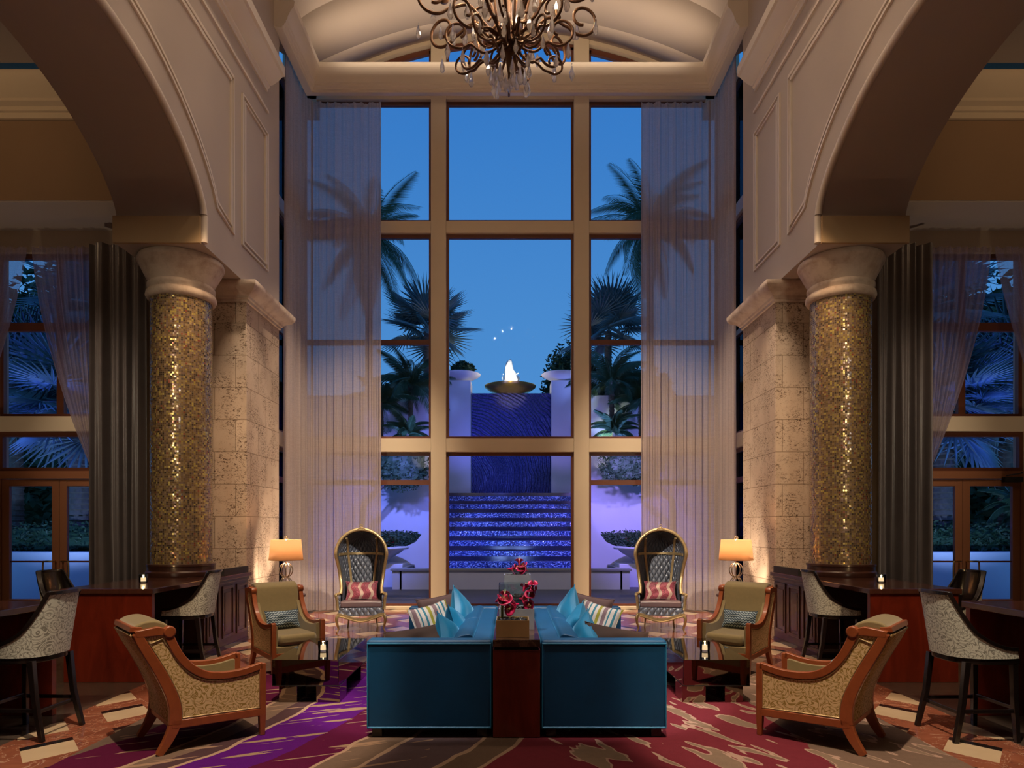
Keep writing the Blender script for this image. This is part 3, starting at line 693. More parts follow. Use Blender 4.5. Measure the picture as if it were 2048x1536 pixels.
# ------------------------------------------------------------------ sofas (back to back)
def sofa(s, x_in, x_out):
    """x_in = back side (towards the console), x_out = front of the seat; s=-1 left"""
    sd = SIDE[s]
    r = thing('velvet_sofa', 'deep teal velvet sofa with square arms, back against the %s side of the console' % sd, 'sofa', (0, 0, 0))
    y0, y1 = 5.24, 7.58; zt = .775; zb = .085
    a, b = x_in, x_out; ins = .22*s
    def arm(ya, yb):
        m = MB().box(a, b, ya, yb, zb, zt); o = m.build('arm', M['teal'], r, smooth=30, bevel=.028, seg=4)
        p = MB()
        yf = ya if ya == y0 else yb; e = -.001 if ya == y0 else .001
        lo, hi = min(a, b), max(a, b)
        p.tube([(lo+.012, yf+e, zb+.012), (hi-.012, yf+e, zb+.012), (hi-.012, yf+e, zt-.028), (lo+.012, yf+e, zt-.028)], .006, 6, closed=True, up=(0, 1, 0))
        p.build('piping', M['teal_light'], o)
    arm(y0, y0+.15); arm(y1-.15, y1)
    MB().box(a, a+ins*.8, y0+.15, y1-.15, zb, zt-.01).build('back', M['teal'], r, smooth=30, bevel=.03, seg=3)
    MB().box(a+ins*.8, b-.015*s, y0+.15, y1-.15, zb, .29).build('seat_base', M['teal'], r, smooth=30, bevel=.015)
    L_ = (y1-y0-.30)/2
    for k_ in range(2):
        ya = y0+.15+k_*L_
        MB().box(a+ins*.8, b-.01*s, ya+.005, ya+L_-.005, .29, .44).build('seat_cushion', M['teal'], r, smooth=40, bevel=.045, seg=4)
        # plump back cushion with a rounded top
        prof = cr_spline([(.0, .44), (.17, .45), (.19, .6), (.15, .74), (.06, .79), (-.02, .765), (-.02, .5)], 5, closed=True)
        bc = MB().prism([(a+ins*.8+s*p, z) for p, z in prof], ya+.006, ya+L_-.006, 'xz')
        bc.build('back_cushion', M['teal'], r, smooth=50, bevel=.02, seg=3)
    for fx in (a+.08*s, b-.08*s):
        for fy in (y0+.07, y1-.07):
            MB().box(fx-.04, fx+.04, fy-.04, fy+.04, .012, zb+.01).build('leg', M['ebony'], r, smooth=0, bevel=.005)
    return r
CX = .043
for s, xi, xo in ((-1, -.146, -1.126), (1, .232, 1.215)):
    sofa(s, xi, xo); sd = SIDE[s]
    def X(d): return xi+s*d
    tw = R(90)
    def cu(name, lab, mat, w_, h_, d, dx, y, z, tilt, yaw, roll=0, seed=0, pipe=None, grp=None):
        rot = (Matrix.Rotation(-s*R(90)+s*R(yaw), 3, 'Z') @ Matrix.Rotation(R(tilt), 3, 'X') @ Matrix.Rotation(R(roll), 3, 'Y')).to_euler()
        return cushion(name, lab, mat, w_, h_, d, (X(dx), y, z), rot, seed, grp, pipe=pipe)
    cu('velvet_cushion', 'turquoise velvet cushion on the %s sofa, rearmost and tallest of its three' % sd, M['teal_light'], .50, .50, .19, .34, 6.92, .72, -16, 12, 38, 1)
    cu('velvet_cushion', 'turquoise velvet cushion on the %s sofa, middle one of its three' % sd, M['teal_light'], .48, .48, .20, .36, 6.38, .66, -18, -6, 14, 2)
    cu('velvet_cushion', 'turquoise velvet cushion on the %s sofa, nearest the camera of its three' % sd, M['teal_light'], .46, .46, .21, .38, 5.84, .635, -16, 10, 26, 3)
    # towards the far arm
    def cf(name, lab, mat, w_, h_, d, dx, y, z, tilt, yaw, roll, seed, pipe=None):
        rot = (Matrix.Rotation(s*R(yaw), 3, 'Z') @ Matrix.Rotation(R(tilt), 3, 'X') @ Matrix.Rotation(R(roll)*s, 3, 'Y')).to_euler()
        return cushion(name, lab, mat, w_, h_, d, (X(dx), y, z), rot, seed, None, pipe=pipe)
    cf('chenille_cushion', 'taupe chenille cushion behind the striped cushion on the %s sofa' % sd, M['taupe'], .47, .45, .14, .60, 7.26, .70, -14, -14, 10, 4)
    cf('striped_cushion', 'white, teal, olive and mauve striped cushion on the %s sofa' % sd, M['stripe'], .42, .42, .14, .66, 6.98, .655, -24, -20, 14, 5)
    cf('lumbar_cushion', 'dark brown oblong cushion lying by the near arm of the %s sofa' % sd, M['brownpil'], .56, .32, .15, .66, 5.72, .655, -30, 10, 12, 6)

# ------------------------------------------------------------------ console between the sofas
c = thing('console_table', 'red-brown wooden console with dark marble top between the two sofas', 'console', (CX, 0, 0))
MB().box(-.183, .183, 5.24, 7.50, .02, .70).build('cabinet', M['redpanel'], c, smooth=0, bevel=.004)
MB().box(-.17, .17, 5.27, 7.48, .70, .725).build('shadow_gap', M['black'], c, smooth=0)
MB().box(-.183, .183, 5.22, 7.52, .725, .782).build('marble_top', M['darkmarble'], c, smooth=0, bevel=.004)
MB().box(-.16, .16, 5.28, 7.46, .005, .02).build('plinth', M['black'], c, smooth=0)
zt = .783
M['goldglass'] = simple('gold_mirrored_glass', (.62, .42, .18), .28, .6, 6, .3, .12, 7)
M['silverglass'] = simple('silver_mirrored_glass', (.55, .60, .66), .25, .55, 6, .4, .12, 7)
M['pebble'] = simple('black_pebble', (.015, .012, .012), .2, 0)
M['petal'] = velvet('crimson_petal', (.32, .004, .035), (.58, .015, .10), .28, .2, (1, .3, .5))
M['stem'] = simple('pale_green_stem', (.22, .30, .07), .5, 0, 20, .3)
def planter(name, label, mat, cx, cy, w_, l_, h_, peb=26, inner=None, hollow=False, seed=0):
    r = thing(name, label, 'planter', (cx, cy, zt)); rnd = random.Random(seed); T_ = .008
    b = MB(); a, l2 = w_/2, l_/2
    b.box(-a, a, -l2, -l2+T_, 0, h_).box(-a, a, l2-T_, l2, 0, h_).box(-a, -a+T_, -l2+T_, l2-T_, 0, h_).box(a-T_, a, -l2+T_, l2-T_, 0, h_).box(-a+T_, a-T_, -l2+T_, l2-T_, 0, T_)
    b.build('vase', mat, r, smooth=0, bevel=.001)
    zf = h_-.03 if not hollow else h_*.6
    if hollow: MB().box(-a+.02, a-.02, -l2+.02, l2-.02, zf-.07, zf-.02).build('tray', M['silverglass'], r, smooth=0)
    p = MB()
    for k_ in range(90):
        x, y = rnd.uniform(-a+.025, a-.025), rnd.uniform(-l2+.025, l2-.025); q = rnd.uniform(.009, .014)
        T = Matrix.Translation((x, y, zf+.006+rnd.uniform(0, .022))) @ Matrix.Scale(1.2, 4, (1, 0, 0)) @ Matrix.Scale(.7, 4, (0, 0, 1))
        vs = []; 
        p.lathe([(0, -q), (q*.7, -q*.7), (q, 0), (q*.7, q*.7), (0, q)], 6, T=T, cap=False)
    po = p.build('pebbles', M['pebble'], r, smooth=80); po['kind'] = 'stuff'
    MB().box(-a+T_+.001, a-T_-.001, -l2+T_+.001, l2-T_-.001, zf-.016, zf).build('soil', M['black'], r, smooth=0)
    return r
planter('glass_planter', 'low gold mirrored box of dark pebbles at the front of the console', M['goldglass'], CX-.03, 5.44, .262, .24, .135, seed=1)
planter('glass_planter', 'silver mirrored box of pebbles, middle one on the console', M['silverglass'], CX+.005, 5.86, .30, .26, .175, seed=2)
planter('glass_planter', 'tall clear glass cube vase, rear one on the console', M['glass'], CX-.02, 6.32, .27, .27, .345, hollow=True, seed=3)
planter('glass_planter', 'silver tall box of pebbles behind the clear glass cube on the console', M['silverglass'], CX+.02, 6.78, .26, .24, .40, seed=4)
def petal_mb(b, T, L_=.075, w_=.05, curl=.5, rnd=random):
    def f(u, v):
        a = (u-.5)*2; ww = w_*math.sin(PI*min(1, .12+.88*v))**.7*(1-.2*v)
        return (a*ww*.6, -v*L_*.55-curl*L_*v*v*.6+.018*a*a, v*L_*(1-.45*v*curl)+.006*math.sin(5*a))
    b.grid(f, 7, 8, T=T)
def bouquet(label, base, heads, seed):
    r = thing('amaryllis', label, 'flower', (base[0], base[1], base[2])); rnd = random.Random(seed)
    top = Vector((heads[0][0], heads[0][1], heads[0][2]))
    st = MB(); st.tube(cr_spline([(0, 0, 0), (.0, 0, top.z*.5), (top.x*.6, top.y*.5, top.z*.92)], 6), .011, 10, up=(1, 0, 0))
    st.build('stem', M['stem'], r)
    for hx, hy, hz, az, tl in heads:
        b = MB()
        H = Matrix.Translation((hx, hy, hz)) @ Matrix.Rotation(R(az), 4, 'Z') @ Matrix.Rotation(R(tl), 4, 'X')
        def spathe(u, v):
            a = (u-.5)*R(330); tip = math.exp(-(a/.9)**2); r_ = .006+.014*v+.026*v**3+.010*v**4*tip
            return (r_*math.sin(a), -r_*math.cos(a), .085*v*(.78+.28*tip)-.016*v**6*(1-tip)-.03)
        b.grid(spathe, 22, 12, T=H); b.lathe([(0, .0), (.004, .01), (.004, .04), (0, .045)], 6, T=H, cap=False)
        fo = b.build('blossom', M['petal'], r, smooth=80, solid=.002)
        sm = MB()
        for k_ in range(5):
            a = rnd.uniform(0, 6.28); sm.tube([(hx, hy, hz), tuple(H @ Vector((.012*math.cos(a), .012*math.sin(a), .06)))], .0015, 5, up=(1, 0, 0))
        sm.build('stamens', M['stem'], fo)
    return r
bouquet('crimson amaryllis on a thick green stem, left of the two front blooms', (CX-.115, 5.5, .90), [(.0, 0, .14, 20, 60), (.055, 0, .16, -30, 70), (.11, .0, .12, -60, 100), (-.03, -.01, .16, 80, 55), (.02, .03, .19, 180, 40), (.07, -.03, .10, -20, 100)], 1)
bouquet('crimson amaryllis leaning over the middle planter, right of the two front blooms', (CX+.125, 5.86, .93), [(-.01, 0, .13, 10, 60), (-.07, 0, .10, 60, 95), (.03, .0, .17, -40, 50), (-.05, .02, .19, 150, 40), (.02, -.02, .22, 0, 40), (-.02, -.04, .07, 10, 110)], 2)
bouquet('crimson amaryllis at the top of the arrangement, highest bloom on the console', (CX+.05, 6.78, 1.14), [(0, 0, .09, 0, 60), (-.06, 0, .10, 70, 70), (.045, 0, .12, -50, 50), (-.01, 0, .16, 180, 30), (-.10, .0, .09, 85, 95), (.05, -.02, .08, -60, 80)], 3)

# ------------------------------------------------------------------ armchairs
def rotz(p, a): return (p[0]*math.cos(a)-p[1]*math.sin(a), p[0]*math.sin(a)+p[1]*math.cos(a))
def armchair(label, loc, rz):
    r = thing('armchair', label, 'armchair', loc, rz)
    D = .36
    def Y(f): return D-f
    def yz(pts): return [(Y(f), z) for f, z in pts]
    post = cr_spline([(-.055, 0), (.01, .10), (.055, .22), (.045, .37), (-.015, .53), (-.09, .68), (-.155, .80), (-.195, .89)], 6)
    arm = cr_spline([(.69, .55), (.54, .517), (.40, .512), (.27, .535), (.165, .60), (.09, .69), (.04, .785), (.005, .875)], 6)
    for sx in (-1, 1):
        xc = sx*.285; m = MB()
        def rib(pts, w0, w1, m_=m, th=.05):
            n = len(pts); L_, Rr = [], []
            for i, p in enumerate(pts):
                a = Vector(pts[max(0, i-1)]); b = Vector(pts[min(n-1, i+1)]); t_ = (b-a).normalized(); nn = Vector((-t_.y, t_.x))
                k_ = i/(n-1); w_ = (w0+(w1-w0)*k_)/2
                L_.append((p[0]+nn.x*w_, p[1]+nn.y*w_)); Rr.append((p[0]-nn.x*w_, p[1]-nn.y*w_))
            vs = []
            for (f, z), (g, h_) in zip(L_, Rr):
                vs += [(xc-th/2, Y(f), z), (xc+th/2, Y(f), z), (xc+th/2, Y(g), h_), (xc-th/2, Y(g), h_)]
            fs = [(i*4+j, i*4+(j+1) % 4, (i+1)*4+(j+1) % 4, (i+1)*4+j) for i in range(n-1) for j in range(4)]+[(0, 3, 2, 1), ((n-1)*4, (n-1)*4+1, (n-1)*4+2, (n-1)*4+3)]
            m_.add(vs, fs)
        up_post = [p for p in post if p[1] >= .19]; lo_post = [p for p in post if p[1] <= .215]
        rib(up_post, .085, .06); rib(arm, .05, .062)
        m.box(xc-.025, xc+.025, Y(.665), Y(.715), .15, .565)
        m.prism(yz([(.03, .175), (.69, .155), (.69, .215), (.03, .235)]), xc-.025, xc+.025)
        # rolled scroll under the crest
        m.lathe([(.038, -.034), (.043, -.026), (.043, .026), (.038, .034)], 24, T=Matrix.Translation((xc, Y(.015), .88)) @ Matrix.Rotation(R(90), 4, 'Y'))
        m.prism(yz([(.03, .895), (-.06, .925), (-.21, .905), (-.20, .86), (.02, .86)]), xc-.026, xc+.026)
        m.build('side_frame', M['cherry'], r, smooth=40, bevel=.005)
        l1 = MB(); rib(lo_post, .045, .08, l1, .048); l1.build('leg', M['cherry'], r, smooth=40, bevel=.004)
        l2 = MB(); vs = []
        for z, h_ in ((0, .018), (.16, .025)):
            vs += [(xc-h_, Y(.69)-h_, z), (xc+h_, Y(.69)-h_, z), (xc+h_, Y(.69)+h_, z), (xc-h_, Y(.69)+h_, z)]
        l2.add(vs, [(0, 3, 2, 1), (4, 5, 6, 7)]+[(j, (j+1) % 4, 4+(j+1) % 4, 4+j) for j in range(4)]); l2.build('leg', M['cherry'], r, smooth=0, bevel=.003)
        pan = [(.68, .20), (.68, .53)]+[p for p in arm[2:]]+[(-.16, .87)]+[p for p in up_post[::-1]]
        MB().prism(yz(pan), xc-.014, xc+.014).build('side_panel', M['gold_floral'], r, smooth=0)
        # welt around the panel
        inn = [(.665, .222), (.665, .512)]+[(f-.012, z-.035) for f, z in arm[3:-6]]+[(arm[-6][0]-.045, arm[-6][1]), (-.03, .835), (-.115, .805)]+[(f+.045, z) for f, z in up_post[::-1][4:]]+[(.085, .243)]
        MB().tube([(xc+sx*.017, Y(f), z) for f, z in inn], .004, 6, closed=True, up=(1, 0, 0)).build('piping', M['antique_gold'], r)
        # inner upholstery of the arm
        ip = [(.655, .25), (.655, .525)]+[(f-.0, z-.01) for f, z in arm[3:-8]]+[(.07, .6), (.07, .25)]
        MB().prism(yz(ip), xc-sx*.015, xc-sx*.062).build('inner_arm', M['olive'], r, smooth=40, bevel=.012, seg=3)
    W_ = .255
    back = cr_spline([(.12, .36), (.10, .55), (.06, .72), (.035, .86), (.01, .93), (-.07, .965), (-.16, .955), (-.205, .91), (-.16, .80), (-.09, .66), (-.01, .45), (.03, .30)], 5, closed=True)
    MB().prism(yz(back), -W_, W_).build('back_cushion', M['olive'], r, smooth=45, bevel=.015, seg=3)
    op = cr_spline([(.055, .22), (.045, .37), (-.015, .53), (-.09, .68), (-.155, .80), (-.195, .88)], 6)
    ob = MB(); vs = [(sx*.262, Y(f)+.03, z) for f, z in op for sx in (-1, 1)]+[(sx*.262, Y(f)+.004, z) for f, z in op for sx in (-1, 1)]
    n = len(op); ob.grid(lambda u, v: (-.262+.524*u, Y(op[round(v*(n-1))][0])+.034, op[round(v*(n-1))][1]), 2, n)
    ob.build('outer_back', M['gold_floral'], r, smooth=60, solid=.01)
    MB().prism(yz([(-.16, .885), (-.235, .895), (-.225, .935), (-.15, .925)]), -.26, .26).build('crest_rail', M['cherry'], r, smooth=0, bevel=.006)
    MB().prism(yz([(.02, .18), (.055, .18), (.055, .235), (.02, .235)]), -.26, .26).build('rear_rail', M['cherry'], r, smooth=0, bevel=.004)
    MB().prism(yz([(.66, .16), (.70, .16), (.70, .225), (.66, .225)]), -.26, .26).build('front_rail', M['cherry'], r, smooth=0, bevel=.004)
    MB().prism(yz([(.05, .2), (.69, .2), (.69, .30), (.05, .30)]), -W_, W_).build('seat_deck', M['olive'], r, smooth=40, bevel=.015)
    MB().box(-.222, .222, Y(.70), Y(.10), .30, .425).build('seat_cushion', M['olive'], r, smooth=60, bevel=.045, seg=4)
    return r
ARM = [((-2.40, 5.32, .017), 131, 'front left', 'seen from behind, by the bar'), ((-2.62, 7.92, .017), 39, 'rear left', 'facing forward beside the lamp'),
       ((2.40, 5.32, .017), -131, 'front right', ''), ((2.62, 7.92, .017), -39, 'rear right', '')]
ALAB = ['wooden frame armchair in gold floral fabric, nearest on the left, seen from the side', 'olive armchair with wooden arms beside the left table lamp, facing the camera',
        'wooden frame armchair in gold floral fabric, nearest on the right, seen from the side', 'olive armchair with wooden arms beside the right table lamp, facing the camera']
for (loc, rz, _, _), lab in zip(ARM, ALAB):
    armchair(lab, loc, R(rz))
    T = Matrix.Translation(loc) @ Matrix.Rotation(R(rz), 4, 'Z')
    p = T @ Vector((0, .165, .54))
    where = lab.split(',')[0]
    o = cushion('lumbar_cushion', 'blue and grey zigzag oblong cushion in the %s armchair' % {0: 'nearest left', 1: 'rear left', 2: 'nearest right', 3: 'rear right'}[ALAB.index(lab)], M['zigzag'], .40, .21, .11, p, (R(-20), 0, R(rz)), ALAB.index(lab))

# ------------------------------------------------------------------ mirrored coffee tables
for s in (-1, 1):
    sd = SIDE[s]; xa, xb = s*1.60, s*2.22; y0, y1 = 6.27, 7.50
    r = thing('coffee_table', 'low smoked mirror coffee table beside the %s sofa' % sd, 'table', (0, 0, .016))
    MB().box(xa, xb, y0, y1, .165, .405).build('table_top', M['smoked'], r, smooth=0, bevel=.003)
    MB().box(xa-.0, xb, y0-.004, y1+.004, .16, .164).build('edge_strip', M['black'], r, smooth=0)
    m_ = (xa+xb)/2
    for (a, b, c_, d) in ((xa+s*.0, xa+s*.22, y0+.04, y0+.30), (xb-s*.22, xb-s*.05, y0+.04, y0+.30), (xa, xa+s*.22, y1-.30, y1-.04), (xb-s*.22, xb-s*.05, y1-.30, y1-.04)):
        MB().box(a, b, c_, d, 0, .16).build('foot_block', M['smoked'], r, smooth=0, bevel=.002)
# ------------------------------------------------------------------ votive candles
def votive(label, loc):
    r = thing('votive_candle', label, 'candle', loc)
    MB().lathe([(.0, .0), (.033, 0), (.035, .004), (.038, .075), (.036, .078), (.034, .075), (.031, .012), (0, .01)], 24, cap=False).build('glass_cup', M['glass'], r, smooth=50)
    MB().lathe([(0, .012), (.029, .012), (.031, .045), (0, .042)], 20, cap=False).build('wax', M['litwax'], r, smooth=50)
    MB().lathe([(0, .044), (.006, .05), (.004, .06), (0, .07)], 10, cap=False).build('flame', M['flame'], r, smooth=80)
    r.scale = (1.35, 1.35, 1.25)
    point((loc[0], loc[1], loc[2]+.105), 1.2, (1, .6, .25), .01)
votive('lit votive candle in clear glass on the left mirrored coffee table', (-1.87, 6.72, .422))
votive('lit votive candle in clear glass on the right mirrored coffee table', (1.93, 6.72, .422))
votive('lit votive candle on the left corner bar before the mosaic column', (-4.33, 7.95, 1.002))
votive('lit votive candle on the right corner bar before the mosaic column', (4.36, 7.95, 1.002))

# ------------------------------------------------------------------ side tables with lamps
for s in (-1, 1):
    sd = SIDE[s]; X_, Y_ = s*3.2, 9.6
    r = thing('side_table', 'small round dark side table under the %s lamp, behind the armchair' % sd, 'table', (X_, Y_, 0))
    MB().lathe([(.0, .66), (.26, .66), (.27, .67), (.27, .695), (.26, .70), (0, .70)], 36, cap=False).build('table_top', M['darkwood'], r, smooth=40)
    MB().lathe([(.0, 0), (.17, 0), (.17, .02), (.05, .05), (.03, .1), (.03, .62), (.06, .66)], 24, cap=False).build('pedestal', M['darkwood'], r, smooth=50)
    L_ = thing('table_lamp', 'lit table lamp with orange drum shade and openwork silver base beside the %s pier' % sd, 'lamp', (X_, Y_, .70))
    MB().lathe([(0, 0), (.10, 0), (.10, .015), (.02, .03), (0, .03)], 28, cap=False).build('base', M['silver'], L_, smooth=40)
    b = MB()
    for zc, rr, hh in ((.145, .085, .105), (.345, .095, .10)):
        for k_ in range(5):
            a = PI*k_/5
            b.tube([(rr*math.cos(t2)*math.cos(a), rr*math.cos(t2)*math.sin(a), zc+hh*math.sin(t2)) for t2 in [2*PI*i/28 for i in range(28)]], .0075, 6, closed=True, up=(math.sin(a), -math.cos(a), 0.001))
        b.lathe([(.0, -.006), (.02, -.006), (.02, .006), (0, .006)], 12, c=(0, 0, zc+hh), cap=False)
    b.tube([(0, 0, .03), (0, 0, .6)], .004, 6); b.build('ring_stem', M['silver'], L_, smooth=60)
    MB().lathe([(.235, .485), (.205, .775)], 48, cap=False).build('lamp_shade', M['shade'], L_, smooth=60, solid=.003)
    f = MB(); f.tube([(.026*math.cos(t2), 0, .805+.026*math.sin(t2)) for t2 in [2*PI*i/20 for i in range(20)]], .006, 6, closed=True, up=(0, 1, 0.001))
    f.tube([(.0, .026*math.cos(t2), .805+.026*math.sin(t2)) for t2 in [2*PI*i/20 for i in range(20)]], .006, 6, closed=True, up=(1, 0, 0.001))
    f.build('finial', M['silver'], L_)
    MB().lathe([(0, .56), (.02, .57), (.03, .62), (.02, .66), (0, .67)], 16, cap=False).build('bulb', M['bulb'], L_, smooth=80)
    point((X_, Y_-.0, .70+.70), 18, (1, .60, .30), .04)

# ------------------------------------------------------------------ balloon chairs
def balloon(label, loc, rz):
    r = thing('balloon_chair', label, 'hooded chair', loc, rz)
    W_, Dp, zs, R0 = .36, .62, 1.22, .40
    # plan half-width as a function of height (waisted sides)
    def hw(z): 
        if z >= zs: return R0
        k_ = (z-.42)/(zs-.42); return .30+.10*max(0, k_)**1.6 + .05*(1-min(1, max(0, k_*3)))
    def front(z):                           # y of the front edge of the shell
        k_ = max(0, min(1, (z-.60)/(zs-.60))); return -.30+.13*math.sin(PI*k_)**1.0*1.0 - .02*k_
    def shell(inset):
        def f(u, v):
            if v <= .6:
                z = .40+(zs-.40)*v/.6; w_ = hw(z)-inset; yf = front(z) if z > .60 else front(.6); 
                th = PI*u; x = -w_*math.cos(th); sy = math.sin(th)**.75
                return (x, yf+(.30-inset-yf)*sy, z)
            k_ = (v-.6)/.4; ph = PI/2*k_; th = PI*u; ra = R0-inset; yf = front(zs)
            x = -ra*math.cos(th)*math.cos(ph) if 0 else -ra*math.cos(th); 
            # dome: front arch circle swept back
            yy = yf+(.30-inset-yf)*math.sin(th)**.75*math.cos(ph); zz = zs+ra*math.sin(ph)*math.sqrt(max(0, 1-(math.cos(th))**2))
            return (x, yy, zz)
        return f
    MB().grid(shell(.035), 33, 44).build('tufted_lining', M['tufted'], r, smooth=70)
    MB().grid(shell(.0), 33, 44).build('outer_shell', M['magenta'], r, smooth=70)
    bp = MB()
    def pad(u, v):
        a = 2*u-1; z = .50+.68*v; th = max(0, 1-abs(a)**4)**.5*max(0, 1-abs(2*v-1)**6)**.5
        return (a*.19, .235-.05*th+.02*abs(a), z)
    bp.grid(pad, 17, 21); bp.build('backrest', M['tufted_flat'], r, smooth=70)
    fr = MB(); side = [(hw(z), front(z), z) for z in [.60+(zs-.60)*i/14 for i in range(15)]]
    arch = [(R0*math.cos(PI*i/24), front(zs), zs+R0*math.sin(PI*i/24)) for i in range(1, 24)]
    path = side+arch+[(-x, y, z) for x, y, z in side[::-1]]
    fr.tube([(x*.985, y, z) for x, y, z in path], .026, 10, up=(0, 1, .01)); fr.build('gold_frame', M['antique_gold'], r)
    cr_ = MB()
    for a in (-.05, -.025, 0, .025, .05): cr_.lathe([(0, -.016), (.014, -.008), (.016, .004), (0, .02)], 8, c=(a, front(zs)-.015, zs+R0+.022-abs(a)*.3), cap=False)
    cr_.tube([(.02*math.cos(t2), front(zs), zs+R0+.055+.018*math.sin(t2)) for t2 in [2*PI*i/16 for i in range(16)]], .006, 6, closed=True, up=(0, 1, 0.001))
    cr_.build('crest_carving', M['antique_gold'], r)
    # gold ribs inside
    S = shell(.05)
    rb = MB(); rb.bar([S(.03+.94*i/24, .6) for i in range(25)], .012, .04); 
    for u in (.27, .73): rb.bar([S(u, v) for v in [.08+.9*i/22 for i in range(23)]], .035, .012, up=(0, -1, .01))
    rb.build('inner_ribs', M['antique_gold'], r)
    for sx in (-1, 1):
        a = MB(); a.tube(cr_spline([(sx*.335, -.27, .62), (sx*.35, -.31, .60), (sx*.375, -.36, .605), (sx*.385, -.40, .60), (sx*.38, -.42, .57), (sx*.37, -.41, .53), (sx*.36, -.395, .42), (sx*.355, -.40, .36)], 5), .021, 8, up=(1, 0, 0.001))
        a.lathe([(0, -.025), (.02, -.018), (.026, 0), (.02, .018), (0, .025)], 12, c=(sx*.382, -.425, .59), cap=False); a.build('arm', M['antique_gold'], r)
        MB().prism([(-.38, .36), (-.38, .57), (-.27, .59), (.0, .56), (.0, .36)], sx*.318, sx*.348).build('arm_pad', M['tufted'], r, smooth=40, bevel=.01)
    sb = [(.35*math.cos(R(t2)), .25*abs(math.sin(R(t2)))**.7) for t2 in range(0, 181, 12)]
    pl = [(-.35, -.38), (.35, -.38)]+[(x, y) for x, y in sb]
    MB().prism(pl, .26, .385, 'xy').build('seat_base', M['tufted'], r, smooth=50, bevel=.01)
    MB().prism([(x*.93, y*.93-.02) for x, y in pl], .385, .49, 'xy').build('seat_cushion', M['seatleather'], r, smooth=50, bevel=.03, seg=4)
    ap = MB(); n = 24
    for i in range(n):
        u0, u1 = -1+2*i/n, -1+2*(i+1)/n
        def zl(u): return .215-.045*math.cos(u*PI*.95)-.0*u
        ap.prism([(u0*.365, zl(u0)), (u1*.365, zl(u1)), (u1*.365, zl(u1)+.05), (u0*.365, zl(u0)+.05)], -.40, -.375, 'xz')
    ap.tube([(u/12*.365, -.40, .215-.045*math.cos(u/12*PI*.95)) for u in range(-12, 13)], .012, 6, up=(0, 1, 0.01))
    ap.build('carved_apron', M['antique_gold'], r, smooth=40)
    for sx in (-1, 1):
        l = MB(); pts = cr_spline([(sx*.35, -.385, .28), (sx*.375, -.40, .22), (sx*.365, -.39, .14), (sx*.345, -.38, .07), (sx*.36, -.40, .025), (sx*.375, -.42, .008)], 5)
        l.tube(pts, .03, 8, up=(1, 0, 0.01), scale=lambda k_: 1-.62*min(1, k_*1.25)+.25*max(0, k_-.85)*4); l.build('leg', M['antique_gold'], r)
        l = MB(); l.tube([(sx*.22, .18, .28), (sx*.225, .2, .14), (sx*.24, .23, .0)], .02, 8, up=(1, 0, 0.01), scale=lambda k_: 1-.4*k_); l.build('leg', M['antique_gold'], r)
    return r
for s in (-1, 1):
    loc = (s*2.42, 10.98, 0); rz = -s*R(10)
    balloon('%s hooded balloon chair in tufted grey leather with gilt frame before the sheer curtain' % SIDE[s], loc, rz)
    T = Matrix.Translation(loc) @ Matrix.Rotation(rz, 4, 'Z'); p = T @ Vector((0, -.10, .635))
    cushion('ogee_cushion', 'crimson and taupe wavy patterned oblong cushion in the %s hooded chair' % SIDE[s], M['ogee'], .50, .29, .12, p, (R(-12), 0, rz), 7+s)
# ------------------------------------------------------------------ corner bars
def bar_unit(s, y0, y1, label, cabinet=True):
    """counter running back from a waterfall panel at y0 to the column at y1"""
    r = thing('corner_bar', label, 'bar counter', (0, 0, 0))
    xa, xb = (s*3.80, s*4.78) if cabinet else (s*4.0, s*4.98)
    MB().box(xa, xb, y0, y1, .945, 1.0).build('counter_top', M['bartop'], r, smooth=0, bevel=.006)
    MB().box(xa+s*.02, xb-s*.02, y0+.03, y0+.09, 0, .945).build('end_panel', M['redpanel'], r, smooth=0, bevel=.003)
    if cabinet:
        yc = y0+1.35
        MB().box(xa+s*.06, xb-s*.06, yc, y1, .06, .945).build('cabinet', M['darkwood'], r, smooth=0)
        MB().box(xa+s*.05, xb-s*.05, yc-.01, y1, 0, .06).build('plinth', M['ebony'], r, smooth=0)
        n = 3; L_ = (y1-yc)/n
        for k_ in range(n):
            a, b = yc+k_*L_+.05, yc+(k_+1)*L_-.05
            p = MB(); x0, x1 = xa+s*.06, xa+s*.045
            p.box(x0, x1, a, b, .16, .20).box(x0, x1, a, b, .82, .86).box(x0, x1, a, a+.04, .2, .82).box(x0, x1, b-.04, b, .2, .82).box(x0, xa+s*.052, a+.08, b-.08, .25, .77)
            p.build('raised_panel', M['darkwood'], r, smooth=0, bevel=.004)
        MB().box(xa+s*.04, xa+s*.08, yc, y1, .9, .945).build('top_rail', M['darkwood'], r, smooth=0, bevel=.004)
        MB().box(xa+s*.05, xa+s*.10, y1-.85, y1, 1.0, 1.09).build('upstand', M['black'], r, smooth=0)
    else:
        MB().box(xa+s*.30, xb-s*.30, y0+.5, y1-.5, 0, .945).build('pedestal', M['ebony'], r, smooth=0)
        MB().box(xa+s*.02, xb-s*.02, y1-.09, y1-.03, 0, .945).build('end_panel', M['redpanel'], r, smooth=0, bevel=.003)
    return r
for s in (-1, 1):
    bar_unit(s, 7.15, 9.90, 'dark wooden corner bar with red-stained end panel round the %s mosaic column' % SIDE[s])
    b2 = bar_unit(s, 3.3, 6.0, 'dark nearer bar counter cut by the %s edge of the photo' % SIDE[s], False)
